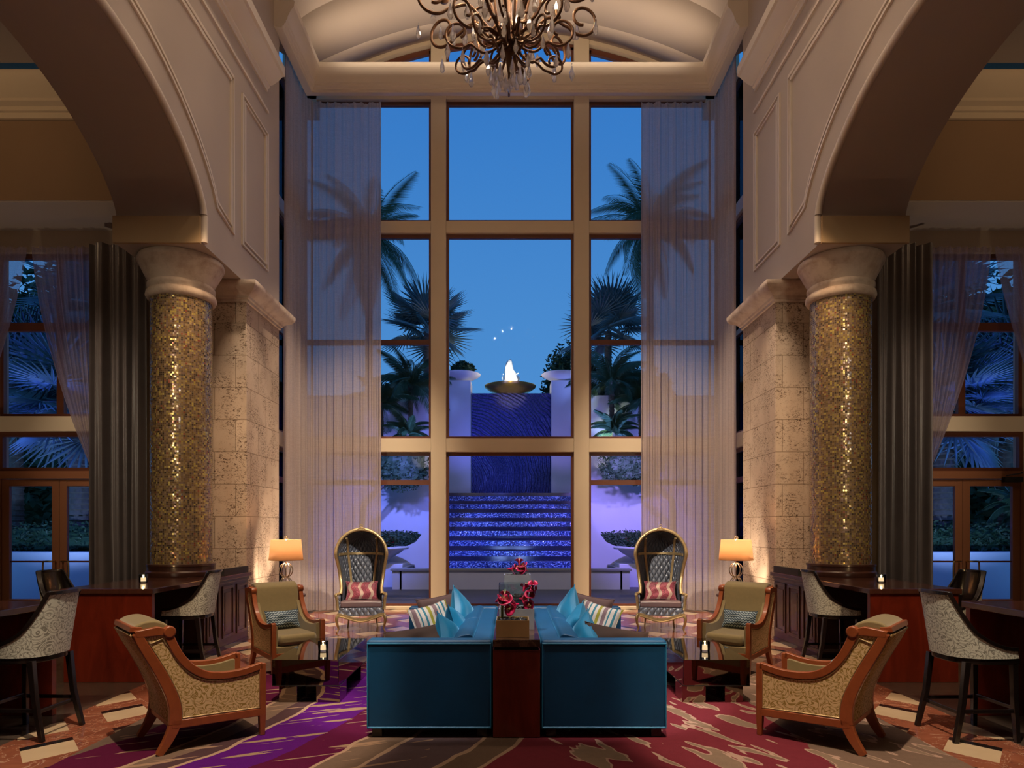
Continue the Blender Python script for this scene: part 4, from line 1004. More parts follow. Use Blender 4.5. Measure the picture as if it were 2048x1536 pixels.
# ------------------------------------------------------------------ bar stools
def stool_master(label, loc, rz):
    r = thing('bar_stool', label, 'bar stool', loc, rz)
    def plan(t_, off=0):                           # t in -1..1 round the U, 0 at the back
        a = t_*R(118)
        x = (.255+off)*math.sin(a)/max(abs(math.sin(a))**.35, .2) if abs(a) > 1e-6 else 0
        x = max(-.255-off, min(.255+off, x)); y = (.235+off)*math.cos(a)
        if abs(t_) > .62: y = (.235+off)*math.cos(.62*R(118))-(abs(t_)-.62)*.80
        return x, y
    def top(t_):
        k_ = max(0, (abs(t_)-.30)/.70); k_ = min(1, k_)
        return .715+.425*(1-k_)**2.1 if abs(t_) > .30 else 1.14
    def rake(z): return .085*max(0, (z-.6)/.5)
    def surf(off, lo=.645):
        def f(u, v):
            t_ = 2*u-1; x, y = plan(t_, off); z = lo+(top(t_)-lo)*v
            fl = 1+.10*rake(z)/.085
            return (x*(1-.02*v), y+rake(z), z)
        return f
    MB().grid(surf(0), 41, 14).build('outer_upholstery', M['grey_floral'], r, smooth=70)
    MB().grid(surf(-.03), 41, 14).build('inner_upholstery', M['ebony'], r, smooth=70)
    A, B = surf(0), surf(-.03)
    rim = MB(); pts = [tuple((Vector(A(i/60, 1))+Vector(B(i/60, 1)))/2) for i in range(61)]
    rim.bar(pts, .046, .03); rim.build('top_rail', M['ebony'], r, smooth=50, bevel=.004)
    # exposed wooden edge down both sides of the back
    seat = [plan(-1+2*i/40, -.005) for i in range(41)]
    MB().prism([(x, y+.0) for x, y in seat], .60, .645, 'xy').build('seat_frame', M['ebony'], r, smooth=40, bevel=.006)
    MB().prism([(x*.87, y*.87) for x, y in seat], .645, .72, 'xy').build('seat', M['ebony'], r, smooth=50, bevel=.02, seg=3)
    for sx in (-1, 1):
        for yy, ye in ((-.20, -.215), (.17, .27)):
            l = MB(); l.bar([(sx*.212, yy, .62), (sx*.215, yy+(ye-yy)*.35, .3), (sx*.23, ye, 0)], .046, .046, up=(0, 1, 0.01), scale=lambda k_: 1-.25*k_); l.build('leg', M['ebony'], r, smooth=30, bevel=.003)
    for a, b in (((-.225, -.208, .26), (.225, -.208, .26)), ((-.225, .205, .22), (.225, .205, .22)), ((-.225, -.208, .24), (-.225, .205, .24)), ((.225, -.208, .24), (.225, .205, .24))):
        MB().bar([a, b], .02, .03, up=(0, 0, 1)).build('stretcher', M['ebony'], r, smooth=0, bevel=.003)
    return r
ST = [(-3.86, 5.42, -92, 'black and grey floral bar stool at the nearer counter, front left of the photo'),
      (3.66, 5.40, 92, 'black and grey floral bar stool at the nearer counter, front right of the photo'),
      (-3.76, 7.92, -88, 'grey floral bar stool tucked under the nave side of the left corner bar'),
      (3.78, 7.95, 88, 'grey floral bar stool tucked under the nave side of the right corner bar'),
      (-5.12, 7.85, 80, 'dark bar stool on the door side of the left corner bar, only its back showing'),
      (5.12, 7.85, -80, 'dark bar stool on the door side of the right corner bar, only its back showing')]
st0 = None
for x, y, a, lab in ST:
    if st0 is None: st0 = stool_master(lab, (x, y, 0), R(a)); o = st0
    else: o = copy_tree(st0)
    o.location = (x, y, 0); o.rotation_euler = (0, 0, R(a)); o['label'] = lab; o['group'] = 'bar stools round the corner bars'

# ------------------------------------------------------------------ chandelier
ch = thing('chandelier', 'bronzed iron scroll chandelier hung with rock crystal drops above the seating', 'chandelier', (-.02, 7.0, 6.24))
CZ = 0
MB().lathe([(0, .06), (.012, .10), (.03, .22), (.035, .30), (.06, .33), (.06, .345), (.045, .37), (.045, .46), (.075, .50), (.075, .54), (.03, .60), (.025, 2.6), (.05, 2.7), (0, 2.75)], 20, cap=False).build('stem', M['iron'], ch, smooth=50)
MB().tube([(0, 0, 2.7), (0, 0, 5.76)], .012, 8).build('chain_rod', M['iron'], ch)
def place_arm(pts, a, rr):
    b = MB(); ca, sa = math.cos(a), math.sin(a)
    b.tube([(x*ca, x*sa, z) for x, z in cr_spline(pts, 6)], rr, 8, up=(-sa, ca, .001)); return b
big = [(.05, .42), (.22, .42), (.36, .62), (.52, .72), (.70, .63), (.88, .64), (.97, .80), (.93, .99), (.78, 1.06), (.66, .97), (.68, .84), (.77, .83)]
def spiral(cx, cz, r0, r1, a0, a1, n=12):
    return [(cx+(r0+(r1-r0)*i/n)*math.cos(R(a0+(a1-a0)*i/n)), cz+(r0+(r1-r0)*i/n)*math.sin(R(a0+(a1-a0)*i/n))) for i in range(n+1)]
big = [(.05, .62), (.12, .50), (.24, .58), (.42, .76), (.60, .70)]+spiral(.79, .80, .19, .06, 215, 640, 16)
mid_ = 0
mid = [(.04, .60), (.12, .40), (.26, .34), (.38, .42)]+spiral(.53, .55, .17, .05, 225, 600, 14)
low = [(.04, .40), (.10, .50)]+spiral(.23, .42, .13, .05, 130, -250, 14)
low2 = [(.05, .36), (.16, .26), (.28, .30), (.38, .24)]+spiral(.50, .33, .12, .05, 240, 560, 12)
upc = [(.04, .42), (.10, .34), (.13, .46)]+spiral(.26, .70, .16, .06, 200, 590, 14)
upc_ = [(.04, .5), (.10, .8), (.16, 1.2), (.40, 1.35), (.62, 1.22), (.60, 1.02), (.44, .98), (.36, 1.08)]
tall = [(.03, .60), (.09, .48), (.15, .56), (.20, .85), (.30, 1.15), (.24, 1.4)]
NA = 10
for k_ in range(NA):
    a = 2*PI*k_/NA+.2
    place_arm(big, a, .016).build('scroll_arm', M['iron'], ch)
    place_arm(mid, a+PI/8, .014).build('scroll_arm', M['iron'], ch)
    place_arm(low if k_ % 2 else low2, a+.12, .012).build('scroll_arm', M['iron'], ch)
    place_arm(tall if k_ % 2 else upc, a+PI/NA+.15, .013).build('scroll_arm', M['iron'], ch)
    cu_ = MB(); ca, sa = math.cos(a), math.sin(a); cu_.lathe([(.0, 0), (.05, .02), (.055, .035), (.014, .03), (.014, .12), (0, .12)], 14, c=(.78*ca, .78*sa, 1.10), cap=False)
    cu_.build('candle_cup', M['iron'], ch, smooth=50)
    MB().lathe([(0, 0), (.014, .01), (.018, .04), (.01, .07), (0, .1)], 10, c=(.78*ca, .78*sa, 1.22), cap=False).build('bulb', M['bulb'], ch, smooth=80)
drop = MB().lathe([(.0, -.075), (.014, -.066), (.023, -.045), (.022, -.02), (.012, .02), (.004, .05), (0, .055)], 9, cap=False)
drop.lathe([(0, .06), (.007, .068), (0, .076)], 6, cap=False)
kite = MB().lathe([(.0, -.085), (.02, -.045), (.027, -.02), (.018, .01), (.004, .05), (0, .055)], 5, cap=False).lathe([(0, .06), (.008, .068), (0, .076)], 6, cap=False)
d0 = drop.build('crystal_drop', M['crystal'], ch, smooth=0); k0 = kite.build('crystal_drop', M['crystal'], ch, smooth=0)
rnd = random.Random(5); spots = []
for rr, zz, n, sc in ((.93, .54, 10, 1.3), (.68, .52, 10, 1.25), (.60, .36, 10, 1.3), (.46, .62, 10, 1.4), (.50, .24, 9, 1.15), (.35, .42, 8, 1.25), (.24, .20, 9, 1.3), (.13, .12, 6, 1.4), (.05, .07, 3, 1.2), (.78, .78, 9, 1.3), (.30, .72, 8, 1.4)):
    ph = rnd.uniform(0, 6)
    for i in range(n):
        a = ph+2*PI*i/n+rnd.uniform(-.12, .12); spots.append(((rr+rnd.uniform(-.04, .04))*math.cos(a), (rr+rnd.uniform(-.04, .04))*math.sin(a), zz+rnd.uniform(-.04, .05), sc*rnd.uniform(.85, 1.1), rnd.random()))
for i, (x, y, z, sc, q) in enumerate(spots):
    o = (d0 if q > .3 else k0)
    if i > 1: o = o.copy(); C.objects.link(o); o.parent = ch
    else: o = (d0, k0)[i]
    o.location = (x, y, z); o.scale = (sc,)*3; o.rotation_euler = (0, 0, rnd.uniform(0, 3))

# ------------------------------------------------------------------ curtains
def folds(L_, wl, amp, seed):
    rnd = random.Random(seed); ph = [rnd.uniform(0, 6) for _ in range(5)]
    def f(d, v):
        w1 = 2*PI/wl
        return amp*(.55+.9*abs(mnoise.noise(Vector((d*2.3, v*.7, seed)))))*1.15*(math.sin(w1*d+ph[0]+.8*math.sin(w1*.31*d+ph[1]))+.45*math.sin(w1*2.3*d+ph[2]+v*.6)+.5*math.sin(w1*.43*d+ph[3]-v*.4))
    return f
for s in (-1, 1):
    # tall sheers: one leaf along the return, one along the glass
    path = [(s*3.96, 11.85), (s*3.97, 12.4), (s*3.97, 13.0), (s*3.86, 13.22), (s*3.5, 13.27), (s*3.0, 13.27), (s*2.55, 13.27)]
    pp = [Vector((x, y, 0)) for x, y in cr_spline(path, 24)]; cum = [0]
    for i in range(1, len(pp)): cum.append(cum[-1]+(pp[i]-pp[i-1]).length)
    def at(d):
        d = max(0, min(cum[-1]-1e-6, d))
        for i in range(1, len(cum)):
            if cum[i] >= d:
                k_ = (d-cum[i-1])/(cum[i]-cum[i-1]); p = pp[i-1].lerp(pp[i], k_); t_ = (pp[i]-pp[i-1]).normalized(); return p, Vector((-t_.y, t_.x, 0))
    F = folds(cum[-1], .17, .040, 3+s)
    Ltot = cum[-1]; half = 1.40
    for nm, (d0_, d1_), lab in (('sheer_curtain', (0, half), 'tall taupe sheer curtain on the return of the bay, outer one at the %s' % SIDE[s]), ('sheer_curtain', (half-.05, Ltot), 'tall taupe sheer curtain drawn across the glass, inner one at the %s' % SIDE[s])):
        def f(u, v, d0_=d0_, d1_=d1_):
            d = d0_+(d1_-d0_)*u; p, n_ = at(d); o_ = F(d, v)*(.75+.25*v)
            return (p.x+n_.x*o_, p.y+n_.y*o_, 10.0-(10.0-.03)*v)
        o = MB().grid(f, int((d1_-d0_)/.011), 14).build(nm, M['sheer'], smooth=180)
        tag(o, lab, 'curtain')
    # wing: heavy satin drape
    F2 = folds(1, .27, .075, 9+s)
    o = MB().grid(lambda u, v: (s*(5.58+.85*u), 10.30+F2(u*.9, v*1.5)*(.7+.5*v), 5.98-5.95*v), 90, 16).build('satin_drape', M['drape'], smooth=180)
    tag(o, 'heavy grey satin drape hanging behind the %s mosaic column' % SIDE[s], 'curtain')
    # wing sheers swept aside
    F3 = folds(1, .13, .032, 13+s)
    def sw(u, v):
        xr = 6.42; xl = 7.42-.98*(1-math.cos(min(1, v)*PI/2))**.9 if v < 1 else 6.44
        xl = 7.42-(7.42-6.46)*(.25*v+.75*v**1.8)
        return (s*(xr+(xl-xr)*u), 10.42+F3(u*1.0, v)*(1-.35*v), 5.98-3.45*v)
    o = MB().grid(sw, 80, 30).build('swept_sheer', M['sheer_thin'], smooth=180)
    tag(o, 'thin violet-grey sheer swept towards the %s satin drape' % SIDE[s], 'curtain')
    def sw2(u, v):
        xr = 9.0; xl = 7.46+1.1*(.35*v+.65*v**1.6)
        return (s*(xr+(xl-xr)*u), 10.42+F3(u*1.4+.3, v)*(1-.2*v), 5.98-3.45*v)
    o = MB().grid(sw2, 80, 30).build('swept_sheer', M['sheer_thin'], smooth=180)
    tag(o, 'thin violet-grey sheer swept away at the %s edge of the photo' % SIDE[s], 'curtain')
# ------------------------------------------------------------------ the garden
M['terrace'] = simple('terrace_stone', (.10, .085, .08), .5, 0, 3, .3, .2, 20)
M['render_wall'] = simple('white_garden_render', (.62, .60, .64), .8, 0, 2, .06)
M['coping'] = simple('speckled_coping', (.30, .28, .26), .7, 0, 60, .5)
M['soil'] = simple('dark_soil', (.015, .015, .012), .9)
t = NT('glass_tile_steps'); x, y, z = t.sep(t.obj()); q = .03
cell = t.comb(t.math('FLOOR', t.math('DIVIDE', x, q)), t.math('FLOOR', t.math('DIVIDE', z, q)), t.math('FLOOR', t.math('DIVIDE', y, q))); rv = t.white(cell, 0); rn = t.white(cell)
nn = t.n('VectorMath', operation='SUBTRACT'); t.put(nn.inputs[0], rn); nn.inputs[1].default_value = (.5, .5, .5)
ns = t.n('VectorMath', operation='SCALE'); t.put(ns.inputs[0], nn.outputs[0]); ns.inputs['Scale'].default_value = .5
geo = t.n('NewGeometry'); na = t.n('VectorMath', operation='ADD'); t.put(na.inputs[0], geo.outputs['Normal']); t.put(na.inputs[1], ns.outputs[0])
nz = t.n('VectorMath', operation='NORMALIZE'); t.put(nz.inputs[0], na.outputs[0])
M['tilesteps'] = t.done(t.pbr(t.ramp(rv, [(0, (.01, .02, .09)), (.4, (.03, .06, .30)), (.75, (.10, .18, .55)), (.95, (.35, .5, .9))]), .2, 0, nz.outputs[0]))
t = NT('wave_relief_mosaic'); o = t.obj(); x, y, z = t.sep(o)
wv = t.n('TexWave', wave_type='RINGS', rings_direction='Y'); mp = t.n('Mapping'); t.put(mp.inputs[0], o); mp.inputs['Location'].default_value = (1.9, 0, -3.4)
t.put(wv.inputs[0], mp.outputs[0]); wv.inputs['Scale'].default_value = 2.6; wv.inputs['Distortion'].default_value = 9; wv.inputs['Detail'].default_value = 2; wv.inputs['Detail Scale'].default_value = .55
rv = t.white(t.comb(t.math('FLOOR', t.math('MULTIPLY', x, 30)), 0, t.math('FLOOR', t.math('MULTIPLY', z, 30))), 0)
M['relief'] = t.done(t.pbr(t.mix(rv, (.05, .06, .28), (.16, .18, .5)), .4, 0, t.bump(wv.outputs[1], 1, .12)))
M['tileshade'] = simple('shaded_glass_tile', (.008, .012, .05), .25)  # step tile darkened: shade under the overhangs put into the colour
M['palm'] = simple('palm_leaf', (.05, .11, .05), .55, 0, 3, .3)
M['palm_silver'] = simple('silver_palm_leaf', (.16, .24, .25), .5, 0, 3, .3)
M['leaf'] = simple('shrub_leaf', (.025, .06, .022), .6, 0, 4, .5)
M['trunk'] = simple('palm_trunk', (.13, .105, .085), .9, 0, 12, .5, .8, 9)
M['redflower'] = simple('red_bedding_flower', (.4, .02, .02), .6)
M['water'] = simple('foaming_water', (.9, .95, 1), .25, 0, 0, 0, .4, 25, Transmission_Weight=.25, Subsurface_Weight=0.0)
M['pool'] = simple('pool_water', (.01, .05, .16), .08, 0, 0, 0, .3, 8)
M['gold_bowl'] = simple('gold_fountain_bowl', (.55, .40, .10), .28, .85, 5, .2)
struct(MB().box(-30, 30, 13.9, 60, -.12, -.02).build('ground', M['terrace'], smooth=0))
# pool edge
pw = thing('pool_wall', 'low rendered wall with speckled stone coping round the fountain pool', 'wall', (0, 18.2, 0), kind='thing')
b = MB().box(-3.0, 3.0, 0, .25, -.02, .48); b.box(-3.2, -2.95, 0, 2.2, -.02, .48).box(2.95, 3.2, 0, 2.2, -.02, .48); b.build('wall_face', M['render_wall'], pw, smooth=0)
MB().box(-3.25, 3.25, -.05, .30, .48, .54).box(-3.25, -2.9, .30, 2.2, .48, .54).box(2.9, 3.25, .30, 2.2, .48, .54).build('coping', M['coping'], pw, smooth=0, bevel=.01)
o = MB().box(-2.9, 2.9, 18.5, 20.2, .0, .40).build('pool_water', M['pool'], smooth=0); tag(o, 'shallow dark blue water behind the low pool wall', 'water', None, 'stuff')
# cascade
cs = thing('cascade', 'blue glass tiled stepped water cascade below the relief wall', 'fountain', (0, 20, 0))
n = 8; y0, z0 = 0, .42
for k_ in range(n):
    zt_ = z0+k_*.30+.22
    st_ = MB().box(-2.35, 2.35, k_*.5, 4.2, zt_-(.17 if k_ else .45), zt_).build('step', M['tilesteps'], cs, smooth=0, bevel=.01)
    MB().box(-2.3, 2.3, k_*.5+.42, 4.2, zt_, zt_+.135).build('recess', M['tileshade'], st_, smooth=0)

o = MB().box(-1.44, 1.44, 24.6, 25.2, 0, 6.54).build('relief_wall', M['relief'], smooth=0); tag(o, 'tall violet-blue wall with swirling wave relief behind the cascade', 'fountain wall')
for s in (-1, 1):
    o = MB().box(s*1.45, s*2.42, 24.3, 25.3, 0, 6.95).build('fountain_pylon', M['render_wall'], smooth=0, bevel=.01); tag(o, 'smooth rendered pylon at the %s of the relief wall, carrying a shallow bowl' % SIDE[s], 'pylon')
    bo = MB().lathe([(0, 6.96), (.3, 6.96), (.33, 7.0), (.55, 7.1), (.72, 7.2), (.74, 7.24), (.70, 7.26), (.5, 7.2), (0, 7.15)], 40, c=(s*1.85, 24.7, 0), cap=False).build('stone_bowl', M['render_wall'], smooth=50); tag(bo, 'shallow pale stone bowl on top of the %s pylon' % SIDE[s], 'bowl')
bw_ = thing('fountain_basin', 'round golden basin on top of the relief wall, lit from within', 'basin', (-.03, 24.9, 6.55))
MB().lathe([(0, 0), (.45, 0), (.5, .04), (.75, .13), (.93, .26), (.95, .31), (.90, .32), (.85, .27), (.5, .14), (0, .10)], 48, cap=False).build('basin_bowl', M['gold_bowl'], bw_, smooth=50)
rnd = random.Random(3); wj = MB()
def jet(u, v):
    a = 2*PI*u; z = .25+1.02*v; r_ = (.30*(1-v)**.8+.05)*(1+.25*mnoise.noise(Vector((math.cos(a)*2, math.sin(a)*2, v*7))))
    if v > .97: r_ = .0
    return (r_*math.cos(a)+.04*math.sin(6*v), r_*math.sin(a), z+.10*mnoise.noise(Vector((math.cos(a)*3, math.sin(a)*3, 4+v*4))))
wj.grid(jet, 40, 40, cu=True)
for k_ in range(70):
    a = rnd.uniform(0, 6.28); r_ = rnd.uniform(.15, .36); wj.lathe([(0, -.03), (.022, 0), (0, .03)], 5, c=(r_*math.cos(a), r_*math.sin(a), rnd.uniform(.3, .85)-r_*.3), cap=False)
o = wj.build('water_jet', M['water'], smooth=80); o.location = (-.03, 24.9, 6.55); tag(o, 'white foaming water jet rising from the golden basin', 'water jet')
point((-.03, 24.35, 7.3), 60, (1, .9, .7), .1)
# garden walls either side
for s in (-1, 1):
    sd = SIDE[s]
    pts = [(2.42, 4.6)]+[(2.42+1.15*i/16, 1.65+.02+ (2.9-1.7)*0+ .75*(abs(i/16-.55)/.55)**1.6) for i in range(17)]
    o = MB().box(s*2.42, s*7.2, 23.0, 23.3, 0, 6.15).build('retaining_wall', M['render_wall'], smooth=0); tag(o, 'tall pale retaining wall behind the palms on the %s of the cascade' % sd, 'wall', None, 'thing')
    o = MB().box(s*2.43, s*7.2, 21.1, 21.35, 0, 3.9).build('terrace_wall', M['render_wall'], smooth=0); tag(o, 'smooth lilac-lit terrace wall above the curved wall, %s of the cascade' % sd, 'wall', None, 'thing')
    poly = [(2.36, 0), (2.36, 2.75)]+[(2.36+.25*i, z) for i, z in enumerate((2.1, 1.55, 1.22, 1.10, 1.06, 1.08, 1.12, 1.16))]+[(7.4, 1.2), (7.4, 0)]
    o = MB().prism([(s*x, z) for x, z in poly], 20.3, 20.6, 'xz').build('curved_wall', M['render_wall'], smooth=0); tag(o, 'low pale wall with a swept curved top at the %s of the pool' % sd, 'wall', None, 'thing')
    o = MB().box(s*3.0, s*4.6, 18.7, 19.6, -.02, .64).build('planter_plinth', M['render_wall'], smooth=0, bevel=.02); tag(o, 'pale plinth under the fluted bowl at the %s of the pool' % sd, 'plinth')
    fb = thing('fluted_bowl', 'fluted white stone bowl planted with red flowers, %s of the pool' % sd, 'planter', (s*3.78, 19.1, .64))
    vs = MB(); prof = [(0, 0), (.32, .0), (.34, .05), (.28, .08), (.45, .18), (.66, .30), (.74, .38), (.86, .40), (.88, .44), (.86, .47), (.7, .46), (0, .42)]
    n_ = 72; vv = []; ff = []; m = len(prof)
    for i in range(n_):
        a = 2*PI*i/n_
        for j, (r_, z) in enumerate(prof):
            fl = 1-.05*(1 if 4 <= j <= 6 else 0)*(i % 4 in (0, 1)); vv.append((r_*fl*math.cos(a), r_*fl*math.sin(a), z))
    for i in range(n_):
        for j in range(m-1):
            a = i*m+j; b = ((i+1) % n_)*m+j; ff.append((a, b, b+1, a+1))
    vs.add(vv, ff).build('bowl', M['render_wall'], fb, smooth=35)

def core(b, c, r_, seed):
    def f(u, v):
        a, e_ = 2*PI*u, PI*(v-.5); d = Vector((math.cos(a)*math.cos(e_), math.sin(a)*math.cos(e_), math.sin(e_))); k_ = .72+.22*mnoise.noise(d*2.2+Vector((seed, 0, 0)))
        return (c[0]+d.x*r_[0]*k_, c[1]+d.y*r_[1]*k_, c[2]+d.z*r_[2]*k_)
    b.grid(f, 20, 14, cu=True)
def leaf_cloud(b, c, r_, n, rnd, size=.07, flat=1, hollow=.55):
    for _ in range(n):
        while True:
            p = Vector((rnd.uniform(-1, 1), rnd.uniform(-1, 1), rnd.uniform(-1, 1)))
            if hollow < p.length < 1: break
        q = Vector(c)+Vector((p.x*r_[0], p.y*r_[1], p.z*r_[2])); E_ = Euler((rnd.uniform(0, 6), rnd.uniform(0, 6), rnd.uniform(0, 6))).to_matrix(); sz = size*rnd.uniform(.6, 1.3)
        b.add([q+E_ @ Vector(v) for v in ((0, -sz, 0), (sz*.45, 0, .15*sz), (0, sz, 0), (-sz*.45, 0, .15*sz))], [(0, 1, 2, 3)])
def shrub(name, label, c, r_, n, seed, size=.07, cat='shrub', trunk=None, flowers=0):
    rnd = random.Random(seed); base = (c[0], c[1], 0)
    rt = thing(name, label, cat, (c[0], c[1], c[2]-r_[2]))
    b = MB(); leaf_cloud(b, (0, 0, r_[2]), r_, n, rnd, size)
    core(b, (0, 0, r_[2]), r_, seed)
    for _ in range(int(3+4*max(r_))):
        p = Vector((rnd.uniform(-.45, .45)*r_[0], rnd.uniform(-.4, .4)*r_[1], r_[2]+rnd.uniform(-.4, .35)*r_[2])); leaf_cloud(b, p, [x*.5 for x in r_], n//8, rnd, size*1.5, hollow=.1)
    b.build('foliage', M['leaf'], rt, smooth=0)
    dx = (1.3 if c[0] > 0 else -1.3) if 'overhang' in name else 0
    if trunk: MB().tube([(0, 0, r_[2]), (.05+dx*.9, 0, r_[2]*.2-trunk*.2), (dx, 0, -trunk)], .09, 8, up=(1, 0, 0)).build('trunk', M['trunk'], rt)
    if flowers:
        f = MB(); leaf_cloud(f, (0, 0, r_[2]*1.1), [x*.9 for x in r_], flowers, rnd, .035); f.build('flowers', M['redflower'], rt, smooth=0)
    return rt
# fan palm leaf: pleated blades round a centre, y axis = leaf direction
def fan_mb(L_, n=26, seed=0, pet=.8, droop=.25):
    rnd = random.Random(seed); b = MB()
    b.tube([(0, 0, 0), (0, pet*.5, .03), (0, pet, 0)], .016, 5, up=(1, 0, 0))
    for i in range(n):
        a = -R(128)+R(256)*i/(n-1); l = L_*(1-.18*abs(a)/R(128))*rnd.uniform(.9, 1.06); da = R(256)/(n-1)*.5
        def P(r_, an, dz=0): return (math.sin(an)*r_, pet+math.cos(an)*r_, dz-droop*(r_/L_)**2*L_*.6*(abs(a)/2+.3))
        w0 = da*.98; m = l*.55
        c0 = l*.34; e0 = w0*.42
        b.add([P(0, a), P(c0, a-w0), P(c0, a, .03*L_), P(c0, a+w0), P(m*1.1, a-e0), P(m*1.1, a, .03*L_), P(m*1.1, a+e0), P(l, a)], [(0, 1, 2), (0, 2, 3), (1, 4, 5, 2), (2, 5, 6, 3), (4, 7, 5), (5, 7, 6)])
    return b
def feather_mb(L_, n=60, seed=0, droop=.9, lw=.022, ll=.5, hang=.8):
    rnd = random.Random(seed); b = MB(); pts = []
    for i in range(n+1):
        k_ = i/n; pts.append(Vector((0, L_*k_*(1-.12*droop*k_), -L_*droop*.55*k_**2.2+L_*.12*math.sin(k_*PI*.6))))
    b.tube([tuple(p) for p in pts], .022, 5, up=(1, 0, 0), scale=lambda k_: 1-.8*k_)
    for i in range(3, n+1):
        k_ = i/n; l = ll*L_*.5*(math.sin(PI*min(1, .12+.88*k_))**.6+.15)
        for sx in (-1, 1):
            for q in (0, .5):
                p = pts[i-1].lerp(pts[i], q); tdir = (pts[i]-pts[i-1]).normalized(); hg = hang*rnd.uniform(.8, 1.2)
                d = (Vector((sx, 0, 0))*(1-.3*hg)+tdir*.75+Vector((0, 0, -hg))).normalized(); e_ = p+d*l*rnd.uniform(.85, 1.1)+Vector((0, 0, -.12*l)); md = (p+e_)/2+Vector((0, 0, .05*l)); wv = tdir*lw
                b.add([p, md-wv*.5, e_, md+wv*.5], [(0, 1, 2, 3)])
    return b
FAN = {}; FEA = {}
def palm(name, label, c, kind, n, L_, seed, mat, trunk_r=.16, elev=(-35, 75), az0=0, az1=360, group=None, pet=.8, extra=1):
    rnd = random.Random(seed); r = thing(name, label, 'palm', (c[0], c[1], 0), 0, group)
    tr = MB(); z1 = c[2]; pr = []
    k_ = 0; zz = 0
    while zz < z1: pr += [(trunk_r*(1.15-.3*zz/z1), zz), (trunk_r*(1.0-.3*zz/z1), zz+.10)]; zz += .13
    tr.lathe(pr+[(0, z1+.05)], 14, cap=False).build('trunk', M['trunk'], r, smooth=20)
    vr = []
    for q in range(3):
        key = (kind, L_, mat, q, pet)
        if key not in FAN:
            mb = fan_mb(L_, 26, q, pet) if kind == 'fan' else feather_mb(L_, 60, q, .8+.25*q)
            o = mb.build('frond', M[mat], None, smooth=0); FAN[key] = o.data; bpy.data.objects.remove(o)
        vr.append(FAN[key])
    for i in range(n):
        k_ = (i+.5)/n; el = elev[0]+(elev[1]-elev[0])*(k_**.8); az = az0+(az1-az0)*((i*.618034) % 1)+rnd.uniform(-8, 8)
        o = bpy.data.objects.new('frond', vr[i % 3]); C.objects.link(o); o.parent = r
        o.location = (0, 0, z1+.1*k_)
        o.rotation_euler = (Matrix.Rotation(R(az), 3, 'Z') @ Matrix.Rotation(R(el), 3, 'X') @ Matrix.Rotation(rnd.uniform(-.5, .5), 3, 'Y')).to_euler()
        sc = rnd.uniform(.85, 1.12); o.scale = (sc, sc, sc)
    return r
# coconut palms framing the sky
palm('coconut_palm', 'tall coconut palm with arching fronds, upper left of the fountain', (-5.05, 24, 11.9), 'feather', 30, 2.6, 11, 'palm', .15, (-75, 75))
palm('coconut_palm', 'tall coconut palm with arching fronds, upper right of the fountain', (4.95, 24, 12.4), 'feather', 30, 2.6, 12, 'palm', .15, (-75, 75))
# silver fan palms by the fountain
palm('fan_palm', 'silvery fan palm at the top of the left garden wall, behind the left pylon', (-3.25, 26.0, 9.2), 'fan', 26, 1.3, 21, 'palm_silver', .16, (-40, 85))
palm('fan_palm', 'silvery fan palm at the top of the right garden wall', (3.75, 26.0, 9.2), 'fan', 26, 1.3, 22, 'palm_silver', .16, (-40, 85))
palm('date_palm', 'young green date palm before the right retaining wall, taller of two', (3.3, 22.1, 6.4), 'feather', 20, 1.55, 31, 'palm', .10, (-30, 75))
palm('date_palm', 'young green date palm before the right retaining wall, shorter one', (4.2, 21.8, 5.6), 'feather', 18, 1.3, 32, 'palm', .10, (-20, 70))
palm('date_palm', 'dark young date palm before the left retaining wall, taller of two', (-3.3, 22.2, 6.3), 'feather', 18, 1.55, 33, 'palm', .10, (-30, 75))
palm('date_palm', 'dark young date palm before the left retaining wall, shorter one', (-4.2, 21.8, 5.6), 'feather', 16, 1.3, 34, 'palm', .10, (-20, 70))
palm('pygmy_palm', 'low bright green pygmy palm at the foot of the right retaining wall', (3.3, 21.6, 4.7), 'feather', 18, .95, 35, 'palm', .09, (-10, 70))
palm('pygmy_palm', 'low dark pygmy palm at the foot of the left retaining wall', (-3.3, 21.6, 4.6), 'feather', 14, .95, 36, 'palm', .09, (-10, 70))
shrub('broadleaf_tree', 'dark rounded broadleaf tree behind the right pylon', (2.6, 28.5, 7.4), (1.35, 1.2, 2.2), 2600, 41, .10, 'tree', 5)
shrub('broadleaf_tree', 'dark mass of trees at the left behind the retaining wall', (-4.6, 28.5, 6.0), (2.2, 1.2, 2.2), 2600, 42, .12, 'tree', 4)
shrub('broadleaf_tree', 'dark mass of trees at the right behind the retaining wall', (5.2, 28.5, 6.4), (1.9, 1.2, 2.3), 2600, 43, .12, 'tree', 4)
shrub('spiky_shrub', 'small dark spiky plant in the left pylon bowl', (-1.75, 24.75, 7.45), (.45, .4, .30), 500, 44, .08)
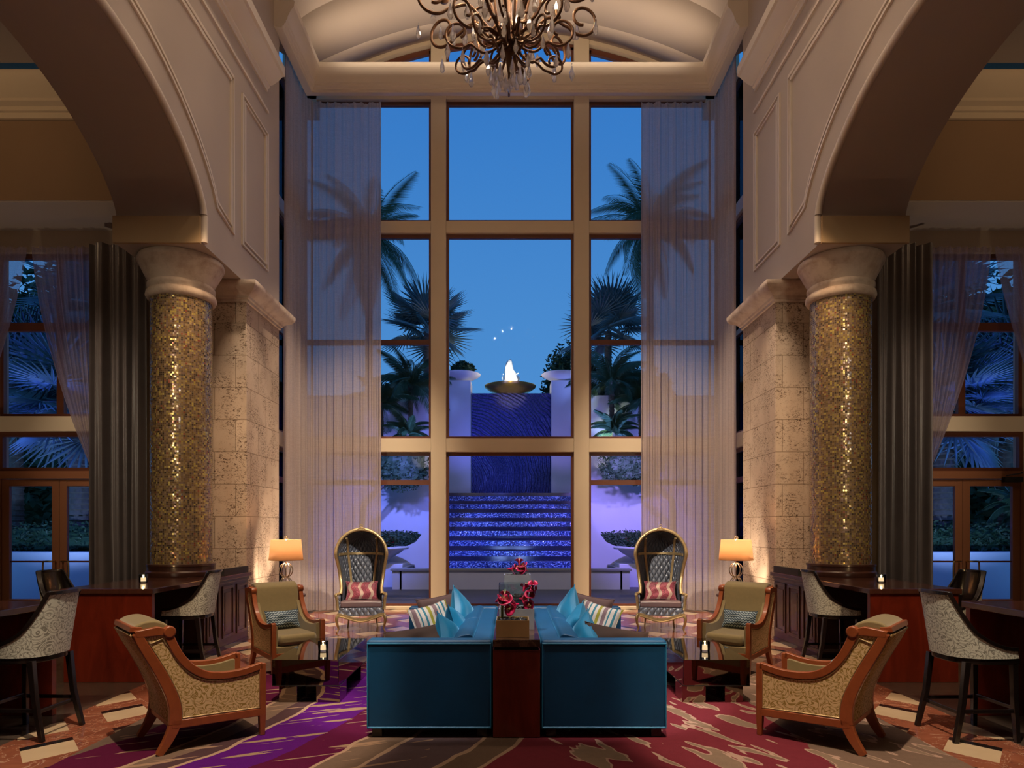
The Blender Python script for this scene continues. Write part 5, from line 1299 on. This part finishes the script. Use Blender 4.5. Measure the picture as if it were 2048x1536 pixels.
shrub('overhanging_tree', 'dark leafy branch hanging over the left curved wall', (-3.2, 19.75, 3.5), (.9, .35, .85), 1500, 45, .06, 'tree', 2.6)
shrub('overhanging_tree', 'dark leafy branch hanging over the right curved wall', (3.5, 19.75, 3.5), (1.0, .35, .65), 1500, 46, .06, 'tree', 2.8)
for s in (-1, 1):
    shrub('flowering_shrub', 'red flowering plants filling the fluted bowl, %s of the pool' % SIDE[s], (s*3.78, 19.1, 1.28), (.62, .5, .26), 900, 50+s, .05, 'plant', None, 60)
    shrub('low_hedge', 'low dark planting along the %s curved wall' % SIDE[s], (s*3.5, 20.85, 1.25), (1.1, .2, .33), 1300, 53+s, .05, 'hedge')
# behind the wing doors
for s in (-1, 1):
    sd = SIDE[s]
    o = MB().box(s*5.2, s*13.5, 14.6, 15.0, -.02, 1.12).build('planter_wall', M['render_wall'], smooth=0, bevel=.02); tag(o, 'pale blue-lit planter wall outside the %s doors' % sd, 'wall', None, 'thing')
    shrub('low_hedge', 'dark low hedge in the planter outside the %s doors' % sd, (s*10.0, 15.4, 1.30), (3.0, .4, .50), 3200, 61+s, .06, 'hedge')
    palm('fan_palm', 'big silvery fan palm outside the %s doors, with thick trunk' % sd, (s*10.15, 15.9, 4.5), 'fan', 34, 1.25, 70+s, 'palm_silver', .30, (-70, 80), pet=.9)
    palm('fan_palm', 'silvery fan palm outside the %s doors, taller and set back' % sd, (s*10.4, 17.2, 7.2), 'fan', 34, 1.3, 75+s, 'palm_silver', .26, (-80, 80), pet=.9)
    palm('fan_palm', 'low silvery fan palm outside the %s doors, half behind the sheers' % sd, (s*12.2, 16.6, 5.2), 'fan', 34, 1.25, 85+s, 'palm_silver', .2, (-80, 80), pet=.9)
    shrub('broadleaf_tree', 'dark tall screen of trees beyond the fan palms at the %s' % sd, (s*14.0, 20.8, 4.6), (4.2, 1.3, 5.2), 5200, 90+s, .20, 'tree', None)
palm('date_palm', 'slender small palm in the planter outside the right doors', (11.65, 15.5, 2.1), 'feather', 14, .9, 99, 'palm', .12, (-20, 70))
